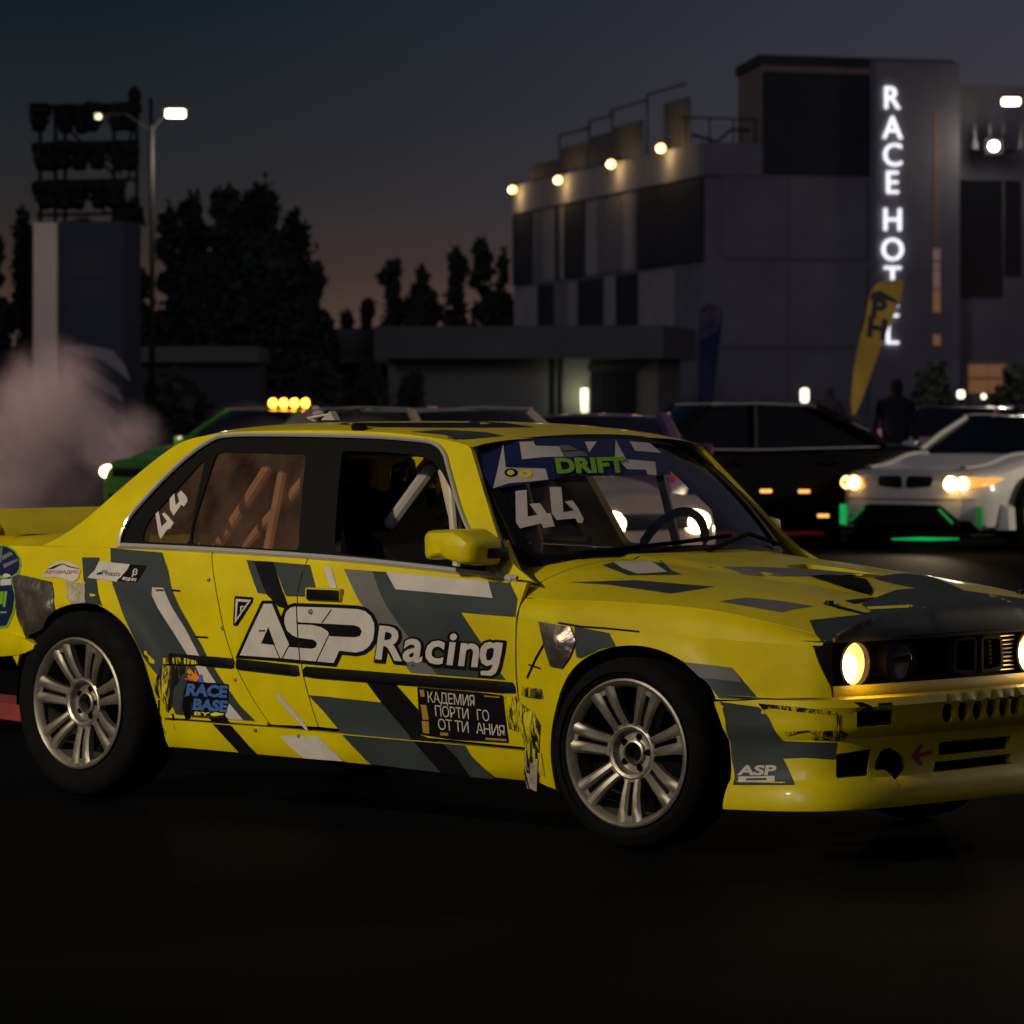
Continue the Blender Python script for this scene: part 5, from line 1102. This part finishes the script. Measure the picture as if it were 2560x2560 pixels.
Q = [(lambda p: (p.x - f2.location.x, p.z))(bgp(a, b, 92)) for a, b in [(1322, 592), (1335, 576), (1360, 580), (1362, 603), (1350, 628), (1322, 640)]]; v, f = cdt([Q], .15); mesh_obj('flag_print', [(x, .05 * math.sin(x * 5 + z * 2) - .006, z) for x, z in v], f, mat('violet_print', (.22, .17, .26), .8, noise=.7, nscale=2), f2)
def path_light(u, v, Z, w, h, lab, pw=0):
    p = bgp(u, v, Z); t = empty('path_light', (p.x, Z, 0), 0, lab, 'lamp'); k = 1.32505 / F * Z
    MB().tube([(0, 0, 0), (0, 0, max(.05, p.z - h * k / 2))], .05, 8).build('post', M['steel'], t); b = MB(); b.lathe([(0.001, -.5), (.4, -.45), (.5, -.3), (.5, .3), (.4, .45), (.001, .5)], 14, Matrix.Translation((0, 0, p.z)) @ Matrix.Diagonal((w * k, w * k, h * k, 1)) @ Matrix.Rotation(math.radians(90), 4, 'X')); b.build('lamp', mat('lit_path_lamp', (1, 1, .8), .4, emit=(1, .95, .65), estr=2.2), t)
path_light(1518, 746, 96, 16, 28, 'lit post lamp in front of pale wall right of flags'); path_light(1813, 744, 96, 14, 16, 'lit post lamp below the orange windows'); path_light(1856, 748, 96, 9, 10, 'small lit lamp right beside the orange windows')
ka, kb = Vector((-7.5, 25.3, 0)), Vector((-1.55, 17.25, 0)); kt = (kb - ka).normalized(); kn = Vector((-kt.y, kt.x, 0)); b = MB(); prof = [(0, 0), (.06, .07), (.5, .085), (.85, .05), (.9, 0)]
b.grid(lambda i, j: tuple((ka if i == 0 else kb) + kn * prof[int(j)][0] * .36 + Vector((0, 0, prof[int(j)][1] + .002))), (0, 1), range(5)); ko = b.build('kerb', mat('red_kerb_paint', (.36, .055, .05), .7, noise=.5, nscale=3), None, False); tag(ko, 'red painted track kerb behind the yellow car', 'kerb', kind='structure')
# ------------------------------------------------------------------ other cars on the track apron
M['glassdark'] = mat('dark_car_glass', (.006, .007, .010), .10, spec=.3)
M['rimgrey'] = mat('dull_rim', (.30, .30, .30), .4, .6)
M['rimgold'] = mat('gold_rim', (.55, .32, .06), .35, .7)
def small_wheel(parent, loc, out, r=.32, rimm=None, wd=.22):
    w = empty('wheel', loc, 0 if out < 0 else math.pi, parent=parent)
    b = MB(); b.lathe([(r * .68, .01), (r * .80, -.004), (r * .93, .0), (r, .03), (r, wd - .03), (r * .9, wd), (r * .68, wd)], 28); b.build('tyre', M['rubber'], w)
    b = MB(); b.lathe([(r * .62, .02), (r * .66, .0), (r * .70, .004), (r * .69, .03)], 28); b.lathe([(0, .02), (.06, .02), (.075, .05)], 12)
    for k in range(5):
        a = 2 * math.pi * k / 5 + .3
        for q in (-.16, .16): b.tube([(.05 * math.cos(a), .03, .05 * math.sin(a)), (r * .64 * math.cos(a + q), .015, r * .64 * math.sin(a + q))], .018, 5)
    b.build('rim', rimm or M['rimgrey'], w)
    b = MB(); b.lathe([(0, .09), (r * .66, .09)], 20); b.build('brake_disc', M['well'], w)
def gen_car(name, loc, heading, paint, label, group=None, L=4.4, Wd=.88, z_sill=.2, hood=(.90, .72), belt=.92, roof=1.34, trunk=.98, wheelbase=2.7, wsb=-.45, wst=-1.05, rft=-2.15, rbt=-2.85, front_over=.86, rimm=None, lights=None, tail=None, wing=False, r=.32):
    """x forward from the front axle. Body is one lofted shell with black discs for the shaded wheel wells; cabin of pillars, roof and panes."""
    t = empty(name, (loc[0], loc[1], 0), heading, label, 'car', group)
    x1, x0 = front_over, front_over - L
    top = spline([x0, x0 + .25, rbt, -1.6, wsb, wsb + .55, .3, x1 - .22, x1 - .05, x1], [trunk - .09, trunk - .01, trunk + .01, belt, hood[0], hood[0] - .03, hood[0] - .09, hood[1] + .03, hood[1] - .03, hood[1] - .09])
    wid = spline([x0, x0 + .35, -wheelbase, -1.3, 0, x1 - .40, x1 - .12, x1], [Wd - .14, Wd - .05, Wd, Wd - .015, Wd, Wd - .05, Wd - .13, Wd - .26])
    def sec(x):
        w, zt = wid(x), top(x); m = z_sill + (zt - z_sill) * .62
        zs = z_sill + (.10 if x > x1 - .15 or x < x0 + .2 else 0)
        return [(w - .10, zs - .01), (w - .03, zs + .03), (w - .008, z_sill + .16), (w, z_sill + .30), (w, m), (w - .012, m + .045), (w - .05, zt - .045), (w - .09, zt - .012), (w - .18, zt + .004), (w - .40, zt + .018), (0, zt + .028)]
    xs = sorted(set([round(x, 3) for x in lin(x0, x1, 46)])); n = 11; V = []; Fc = []
    for x in xs:
        s = sec(x); V += [(x, -y, z) for y, z in s] + [(x, y, z) for y, z in s[-2::-1]]
    m = 21
    inw = lambda x, z: any((x - ax) ** 2 + (z - r) ** 2 < (r + .05) ** 2 for ax in (0, -wheelbase))
    for i in range(len(xs) - 1):
        for j in range(m - 1):
            Fc.append((i * m + j, i * m + j + 1, (i + 1) * m + j + 1, (i + 1) * m + j))
    Fc += [tuple(range(m)), tuple((len(xs) - 1) * m + j for j in range(m))[::-1]]
    body = mesh_obj('body', V, Fc, paint, t, True, 32)
    for ax in (0, -wheelbase):
        for sd in (-1, 1):
            b = MB(); b.lathe([(0.01, 0), (r + .055, 0), (r + .07, .012), (r + .055, .03)], 28, Matrix.Translation((ax, sd * (Wd + .006) - (0 if sd > 0 else .0), r + .01)) @ Matrix.Rotation(0 if sd > 0 else math.pi, 4, 'Z') @ Matrix.Translation((0, -.004, 0)))  # black disc on the flank stands in for the shade of the well
            b.build('wheel_arch_disc', M['well'], body); small_wheel(t, (ax, sd * (Wd + .035), r), -1 if sd < 0 else 1, r, rimm)
    b = MB(); b.box(((x0 + x1) / 2, 0, z_sill - .02), (L - .4, Wd * 1.7, .05)); b.build('splitter', M['well'], t, False)
    # cabin: corner points of belt and roof
    wb, wr = Wd - .07, Wd - .27
    pts = lambda s: dict(A0=Vector((wsb, s * (wb - .04), top(wsb) + .01)), A1=Vector((wst, s * wr, roof - .035)), C1=Vector((rft, s * wr, roof - .045)), C0=Vector((rbt, s * (wb - .06), trunk + .01)), B0=Vector((-1.45, s * wb, belt)), B1=Vector((-1.5, s * (wr + .005), roof - .025)))
    for s in (-1, 1):
        p = pts(s)
        MB().tube([p['A0'], p['A1'].lerp(p['A0'], .5) + Vector((0, s * .012, .012)), p['A1']], .036, 6).build('pillar', paint, t); MB().tube([p['B0'], p['B1']], .04, 6).build('pillar', M['bk'], t); MB().tube([p['C0'], p['C1'].lerp(p['C0'], .5) + Vector((0, s * .012, .02)), p['C1']], .07, 6).build('pillar', paint, t)
        q = lambda a, b, k: a.lerp(b, k)
        for a0, a1, b1, b0 in ((p['A0'], p['A1'], p['B1'], p['B0']), (p['B0'], p['B1'], p['C1'], p['C0'])): mesh_obj('side_window', [a0, a1, b1, b0], [(0, 1, 2, 3)], M['glassdark'], t, False)
        MB().tube([p['A0'] + Vector((0, s * .03, 0)), p['B0'] + Vector((0, s * .03, 0)), p['C0'] + Vector((0, s * .03, 0))], .009, 6).build('belt_trim', M['chrome'], t)
        MB().tube([p['A1'] + Vector((0, s * .03, .03)), p['B1'] + Vector((0, s * .03, .03)), p['C1'] + Vector((0, s * .03, .03)), p['C0'].lerp(p['C1'], .25) + Vector((0, s * .07, .06))], .008, 6).build('gutter_trim', M['chrome'], t)
        for xh in (-1.30, -2.25): MB().box((xh, s * (Wd + .004), belt - .12), (.17, .025, .03), bev=.006).build('door_handle', paint, t)
        b = MB(); b.box((0, 0, 0), (.12, .17, .11), bev=.03); mo = b.build('wing_mirror', paint, t); mo.location = (wsb - .18, s * (Wd + .06), belt + .07)
    pl, pr = pts(-1), pts(1)
    def sheet(nm, a, b, c, d, bulge, mm, nn=9):
        V = []; Fq = []
        for i in range(nn):
            k = i / (nn - 1); lo, hi = a.lerp(b, k), d.lerp(c, k)
            for j in range(5): h = j / 4; V.append(lo.lerp(hi, h) + bulge * math.sin(math.pi * k) ** .8)
        for i in range(nn - 1):
            for j in range(4): Fq.append((i * 5 + j, i * 5 + j + 1, i * 5 + 6 + j, i * 5 + 5 + j))
        return mesh_obj(nm, V, Fq, mm, t)
    sheet('windscreen', pl['A0'], pr['A0'], pr['A1'], pl['A1'], Vector((.10, 0, .015)), M['glassdark'])
    sheet('rear_screen', pl['C0'], pr['C0'], pr['C1'], pl['C1'], Vector((-.06, 0, .02)), M['glassdark'])
    MB().grid(lambda x, k: (x, k * (wr + .02), roof - .035 * k * k - .03 * ((x - (wst + rft) / 2) / ((rft - wst) / 2)) ** 2), lin(rft - .02, wst + .02, 12), lin(-1, 1, 13)).build('roof', paint, t)
    if wing: 
        b = MB(); b.box((x0 + .12, 0, trunk + .22), (.26, Wd * 1.7, .025), bev=.008); b.box((x0 + .14, -.4, trunk + .1), (.12, .02, .24)); b.box((x0 + .14, .4, trunk + .1), (.12, .02, .24)); b.build('rear_wing', paint, t)
    # lamps: (y, z, ry, rz, material) on the nose or tail, pushed to the surface
    for lst, sg, nm in ((lights or [], 1, 'headlight'), (tail or [], -1, 'tail_light')):
        for y, z, ry, rz, mm in lst:
            xe = x1 if sg > 0 else x0; xx = xe - sg * .34 * max(0, (abs(y) - .45) / .4) ** 1.6 - (0 if z < hood[1] - .06 else sg * .04)
            b = MB(); b.lathe([(0.001, -1), (.6, -.9), (.95, -.4), (1, 0), (1, 1.5)], 18, Matrix.Translation((xx - sg * .0, y, z)) @ Matrix.Rotation(sg * math.radians(90), 4, 'Z') @ Matrix.Diagonal((ry, .035, rz, 1))); b.build(nm, mm, t)
    t['x1'] = 0; del t['x1']
    return t, top, wid
def face(u, Z, a, front_over=.86):
    """front centre at picture column u and depth Z, nose turned a degrees to picture-left from facing the camera"""
    hv = Vector((-math.sin(math.radians(a)), -math.cos(math.radians(a)), 0)); p = gnd(u, Z) - hv * front_over; return p, math.atan2(hv.y, hv.x)
litw = mat('lit_warm_headlight', (1, .9, .7), .3, emit=(1, .72, .30), estr=14); litd = mat('amber_lens_and_glint', (.9, .6, .3), .3, emit=(1, .45, .10), estr=1.5); offl = mat('unlit_lens', (.4, .38, .36), .1, .8); amber = mat('amber_lamp', (1, .5, .1), .3, emit=(1, .36, .03), estr=7); redl = mat('red_tail_lamp', (.6, .02, .02), .3, emit=(1, .02, .02), estr=1.6); reddim = mat('dim_red_lens', (.3, .01, .012), .2, emit=(1, .02, .02), estr=.12)
def car_spot(t, loc, d, power, col=(1, .8, .5), cone=70):
    l = bpy.data.lights.new('headlamp_beam', 'SPOT'); l.energy = power; l.color = col; l.spot_size = math.radians(cone); l.spot_blend = .7; l.shadow_soft_size = .07
    o = bpy.data.objects.new('headlamp_beam', l); link(o, t); o.location = loc; o.rotation_euler = Vector(d).to_track_quat('-Z', 'Y').to_euler(); return o
# green car with amber roof bar, left
p, h = face(262, 46, 43)
grn, tp_, wd_ = gen_car('parked_car', p, h, mat('green_paint', (.10, .40, .03), .3, coat=.5), 'green car with one lit headlight and amber roof light bar in smoke', 'cars waiting on the apron', L=4.4, Wd=.86, hood=(.93, .76), belt=.93, roof=1.37, lights=[(-.60, .66, .13, .075, litw), (.60, .66, .13, .075, litw), (-.58, .42, .09, .04, offl), (.62, .44, .1, .05, amber)])
b = MB(); b.box((.865, 0, .66), (.03, .86, .10), bev=.01); b.build('grille', M['bk'], grn); b = MB(); b.box((.87, 0, .36), (.03, 1.0, .12), bev=.01); b.build('lower_intake', M['bk'], grn)
b = MB(); b.box((-1.55, 0, 1.385), (.14, .78, .05), bev=.01); lb = b.build('light_bar', M['bk'], grn)
for k in range(4): b = MB(); b.lathe([(0.001, -.03), (.05, -.02), (.058, .02)], 14, Matrix.Translation((-1.46, -.27 + k * .18, 1.435)) @ Matrix.Rotation(math.radians(90), 4, 'Z')); b.build('amber_lamp', amber, lb)
car_spot(grn, (.95, -.6, .66), (1, -.1, -.05), 260); car_spot(grn, (.95, .6, .66), (1, .1, -.05), 160)
# silver car seen through the yellow car's windscreen
p, h = face(1236, 26.8, -42)
sil, _, _ = gen_car('parked_car', p, h, mat('silver_mauve_paint', (.52, .41, .35), .32, .2, coat=.5, noise=.2, nscale=3), 'silver mauve car with both headlights lit behind the yellow car', 'cars waiting on the apron', L=3.9, Wd=.80, hood=(.90, .77), belt=.92, roof=1.38, wheelbase=2.35, wst=-.95, rft=-1.95, rbt=-2.55, lights=[(-.38, .63, .12, .08, litw), (.38, .63, .12, .08, litw)])
b = MB(); b.box((.865, 0, .64), (.03, .80, .10), bev=.01); b.build('grille', M['bk'], sil); car_spot(sil, (.95, -.6, .68), (1, -.05, -.08), 60); car_spot(sil, (.95, .6, .68), (1, .05, -.08), 60)
# purple coupe, tail towards us
p, h = face(1150, 39.7, 184, .86)
pur, _, _ = gen_car('parked_car', p, h, mat('purple_paint', (.16, .06, .17), .28, coat=.6), 'purple coupe showing its glowing red tail lamps', 'cars waiting on the apron', L=4.3, Wd=.88, roof=1.33, belt=.92, tail=[(-.55, .76, .22, .08, reddim), (.55, .76, .22, .08, reddim), (-.35, .82, .07, .025, redl), (.05, .86, .06, .02, redl), (.55, .80, .06, .025, redl)], wing=False)
# black car
p, h = face(962, 41.3, 76)
blk_, _, _ = gen_car('parked_car', p, h, mat('black_paint', (.003, .003, .004), .4, spec=.12), 'black saloon with gold rims and red glow underneath', 'cars waiting on the apron', L=4.4, Wd=.88, hood=(.96, .80), belt=.96, roof=1.42, rimm=M['rimgold'], lights=[(-.60, .70, .14, .06, offl), (.60, .70, .14, .06, offl), (.66, .56, .09, .035, litd)])
for x, z in ((-1.55, .55), (-1.95, .545), (-2.15, .30)):
    b = MB(); b.box((x, .885, z), (.12, .012, .035), bev=.004); b.build('amber_reflection', litd, blk_)  # glowing boxes stand in for amber reflections on the door
b = MB(); b.box((-1.6, .5, .12), (1.2, .5, .02)); b.build('underglow_strip', mat('red_underglow', (.8, .05, .05), .4, emit=(1, .02, .04), estr=.03), blk_, False)
p, h = face(1655, 52, 38)
gen_car('parked_car', p, h, mat('pink_paint', (.42, .20, .36), .28, coat=.6), 'pink car half hidden behind the black saloon', 'cars waiting on the apron', L=4.3, hood=(.98, .84), belt=.98, roof=1.40, lights=[(-.62, .74, .12, .07, offl), (.62, .74, .12, .07, offl)])
p, h = face(1905, 60, 50)
gen_car('parked_car', p, h, mat('dark_red_paint', (.10, .04, .05), .28, coat=.6), 'dark maroon car behind the white coupe roof', 'cars waiting on the apron', L=4.5, hood=(1.0, .84), belt=1.0, roof=1.50)
# white coupe, front three-quarter
a_w = 40; p, h = face(1707, 40.0, a_w, .88)
WP = mat('white_paint', (.70, .68, .64), .3, coat=.6, noise=.08, nscale=2)
wht, wtop, wwid = gen_car('parked_car', p, h, WP, 'white wide coupe with glowing ring headlights and green light under its nose', 'cars waiting on the apron', L=4.55, Wd=.93, hood=(.90, .74), belt=.92, roof=1.31, trunk=.98, front_over=.88, wsb=-.50, wst=-1.18, rft=-2.2, rbt=-3.0, r=.335)
NX = lambda y: .892 - .13 * min(1.6, max(0, (abs(y) - .58) / .22)) ** 1.7 - 2.2 * max(0, abs(y) - .82)
for s in (-1, 1):
    k = rpoly([(s * .03, .60), (s * .30, .615), (s * .33, .66), (s * .30, .715), (s * .05, .72), (s * .025, .66)], .035)
    panel('kidney_grille', [k], lambda y, z: (.905 - .25 * abs(y) ** 2, y, z), M['bk'], wht, .08, .03, (-1, 0, 0))
    hp = rpoly([(s * .46, .60), (s * .66, .585), (s * .84, .635), (s * .90, .70), (s * .70, .715), (s * .50, .70)], .02)
    hl = panel('headlight', [hp], lambda y, z: (NX(y) + .03, y, z), mat('headlight_housing', (.5, .32, .14), .2, .5, emit=(1, .42, .08), estr=1.0), wht, .06, .05, (-1, 0, 0))
    for y, e, rr in ((.565, 20, .070), (.685, 9, .066)):
        b = MB(); b.lathe([(0.001, -.02), (rr * .8, -.015), (rr, .01)] if y < .6 else [(rr * .45, -.012), (rr * .75, -.02), (rr, .01)], 18, Matrix.Translation((NX(y) + .048, s * y, .648)) @ Matrix.Rotation(math.radians(90), 4, 'Z')); b.build('lit_ring', mat('lit_ring', (1, .9, .6), .3, emit=(1, .72, .28), estr=e * (1 if s > 0 else .25)), hl)
    # side fins of the bumper and green slots
    b = MB(); b.prism([(.80, .20), (.97, .20), (.955, .42), (.84, .47)], .40, .52, lambda y, z, q: (q, s * y, z)); b.build('bumper_fin', WP, wht, False)
    b = MB(); b.box((NX(.80) + .022, s * .80, .33), (.02, .07, .20)); b.build('green_slot', mat('green_led', (.05, .5, .15), .4, emit=(.02, 1, .22), estr=.30 if s < 0 else .02), wht, False)
    b = MB(); b.grid(lambda x, q: (x, s * (.50 + .10 * q + .10 * (1 - x / .8) * .5), wtop(x) + .02 + .028 * math.sin(math.pi * q)), lin(-.4, .7, 14), lin(0, 1, 7)); b.build('bonnet_ridge', WP, wht)
ip = rpoly([(-.66, .24), (.66, .24), (.62, .30), (.42, .44), (-.42, .44), (-.62, .30)], .03)
panel('lower_intake', [ip], lambda y, z: (NX(y) + .025, y, z), M['bk'], wht, .1, .04, (-1, 0, 0))
for y0, z0, y1, z1 in ((-.6, .27, -.44, .40), (.6, .27, .44, .40)): MB().tube([(NX(y0) + .06, y0, z0), (NX(y1) + .05, y1, z1)], .012, 6).build('green_led', mat('green_led_strip', (.05, .5, .15), .4, emit=(.02, 1, .22), estr=.10), wht)
b = MB(); b.box((.55, 0, .155), (.9, 1.7, .02), bev=.005); b.build('front_splitter', M['bk'], wht)
MB().box((.35, -.12, .09), (.5, .46, .012)).build('green_underglow', mat('green_underglow', (.05, .6, .2), .4, emit=(.02, 1, .25), estr=.4), wht, False)
b = MB(); b.box((.83, .25, .545), (.03, .06, .02)); b.build('tow_hook', M['redv'], wht, False)
for x, y, z, m in ((-.25, .80, .80, 'redv'), (-.05, .80, .79, 'navy')): 
    b = MB(); b.box((x, wwid(x) - .045, z), (.16, .012, .035)); b.build('door_sticker', M[m], wht, False)
MB().tube([(-1.2, .25, 1.05), (-1.15, .32, 1.03), (-1.15, .42, 1.03), (-1.2, .48, 1.05)], .02, 8).build('blue_cabin_light', mat('blue_led', (.1, .4, 1), .4, emit=(.04, .35, 1), estr=1.6), wht)
car_spot(wht, (1.0, .6, .65), (1, .1, -.06), 140); 
# ------------------------------------------------------------------ people behind the cars
def person(u, Z, hgt, lab, cloth, lean=0.):
    b0 = gnd(u, Z); t = empty('person', b0, rnd.uniform(-.5, .5), lab, 'person', 'people standing behind the cars'); k = hgt / 1.75
    J = dict(pel=(0, 0, .95), sp=(0, .02, 1.2), ch=(0, .0, 1.38), nk=(0, -.01, 1.50), hd=(0, -.03, 1.62), ht=(0, -.02, 1.72), ls=(.19, 0, 1.42), le=(.25, .02, 1.14), lw=(.20, -.14, .95), rs=(-.19, 0, 1.42), re=(-.26, .03, 1.14), rw=(-.22, -.10, .93), lh=(.10, 0, .92), lk=(.12, -.02, .50), la=(.13, .02, .08), lt=(.14, -.14, .04), rh=(-.10, 0, .92), rk=(-.12, .0, .50), ra=(-.14, .04, .08), rt=(-.16, -.12, .04))
    R = dict(pel=.15, sp=.14, ch=.16, nk=.06, hd=.095, ht=.07, ls=.075, le=.05, lw=.04, rs=.075, re=.05, rw=.04, lh=.1, lk=.065, la=.045, lt=.04, rh=.1, rk=.065, ra=.045, rt=.04)
    ks = list(J); E_ = [('pel', 'sp'), ('sp', 'ch'), ('ch', 'nk'), ('nk', 'hd'), ('hd', 'ht'), ('ch', 'ls'), ('ls', 'le'), ('le', 'lw'), ('ch', 'rs'), ('rs', 're'), ('re', 'rw'), ('pel', 'lh'), ('lh', 'lk'), ('lk', 'la'), ('la', 'lt'), ('pel', 'rh'), ('rh', 'rk'), ('rk', 'ra'), ('ra', 'rt')]
    me = bpy.data.meshes.new('body'); me.from_pydata([tuple(c * k for c in J[q]) for q in ks], [(ks.index(a), ks.index(b)) for a, b in E_], []); o = bpy.data.objects.new('body', me); link(o, t)
    md = o.modifiers.new('skin', 'SKIN'); o.modifiers.new('sub', 'SUBSURF').levels = 1; o.modifiers['sub'].render_levels = 2
    for i, q in enumerate(ks): me.skin_vertices[0].data[i].radius = (R[q] * k, R[q] * k * .8); me.skin_vertices[0].data[i].use_root = q == 'pel'
    me.materials.append(cloth); return t
person(1690, 48, 1.76, 'person in dark jacket standing between black saloon and white coupe', mat('dark_jacket', (.018, .016, .022), .9)); person(1565, 74, 1.80, 'person in dark clothes standing left of the yellow flag', mat('dark_clothes', (.02, .018, .026), .9))
# ------------------------------------------------------------------ tyre smoke: closed volumes
def smoke(name, u, v, Z, su, sv, sy, dens, lab, col=(.85, .72, .74), seed=0., sc=1.0):
    p = bgp(u, v, Z); k = 1.32505 / F * Z
    bm = bmesh.new(); bmesh.ops.create_icosphere(bm, subdivisions=4, radius=1); r = random.Random(int(seed * 10) + 3)
    for q in bm.verts:
        d = q.co.normalized(); q.co = d * (1 + .16 * math.sin(d.x * 5 + seed) * math.cos(d.z * 6 - seed) + .10 * math.sin(d.z * 11 + d.x * 7 + seed))
    b = MB(); b.bm(bm, Matrix.Diagonal((su * k, sy, sv * k, 1)))
    m = bpy.data.materials.new(name); m.use_nodes = True; n = m.node_tree; n.nodes.clear(); out = n.nodes.new('ShaderNodeOutputMaterial'); pv = n.nodes.new('ShaderNodeVolumePrincipled'); pv.inputs['Color'].default_value = (*col, 1); pv.inputs['Anisotropy'].default_value = .1
    tc = n.nodes.new('ShaderNodeTexCoord'); t = n.nodes.new('ShaderNodeTexNoise'); t.inputs['Scale'].default_value = sc; t.inputs['Detail'].default_value = 4; t.inputs['Distortion'].default_value = .8; t.inputs['Roughness'].default_value = .68; n.links.new(tc.outputs['Object'], t.inputs['Vector'])
    mpg = n.nodes.new('ShaderNodeVectorMath'); mpg.operation = 'DIVIDE'; mpg.inputs[1].default_value = (su * k, sy, sv * k); n.links.new(tc.outputs['Object'], mpg.inputs[0]); ln = n.nodes.new('ShaderNodeVectorMath'); ln.operation = 'LENGTH'; n.links.new(mpg.outputs[0], ln.inputs[0])
    fo = n.nodes.new('ShaderNodeMapRange'); fo.interpolation_type = 'SMOOTHSTEP'; fo.inputs['From Min'].default_value = .95; fo.inputs['From Max'].default_value = .15; n.links.new(ln.outputs['Value'], fo.inputs['Value'])
    mr = n.nodes.new('ShaderNodeMapRange'); mr.inputs['From Min'].default_value = .44; mr.inputs['From Max'].default_value = .62; mr.inputs['To Max'].default_value = dens; n.links.new(t.outputs['Fac'], mr.inputs['Value'])
    mu = n.nodes.new('ShaderNodeMath'); mu.operation = 'MULTIPLY'; n.links.new(mr.outputs['Result'], mu.inputs[0]); n.links.new(fo.outputs['Result'], mu.inputs[1]); n.links.new(mu.outputs[0], pv.inputs['Density']); n.links.new(pv.outputs[0], out.inputs['Volume'])
    o = b.build(name, m, None); o.location = p; tag(o, lab, 'smoke', kind='stuff'); return o
smoke('smoke', 50, 850, 52, 230, 190, 2.6, 4.5, 'pinkish tyre smoke drifting by the green car', seed=1.3, sc=.85)
smoke('smoke', 100, 740, 56, 130, 130, 2.2, 2.0, 'thin smoke rising before the clad tower base', seed=4.1)
smoke('smoke', 235, 835, 56, 110, 95, 1.8, 4.0, 'small smoke puff above the green car bonnet', seed=7.7)
smoke('smoke', 620, 900, 21.0, 330, 150, 1.5, 2.5, 'low pinkish tyre smoke hanging behind the yellow car', seed=2.6, sc=1.1)
smoke('smoke', 520, 800, 58, 170, 60, 2.0, .5, 'faint smoke behind the roof light bar', seed=9.2)
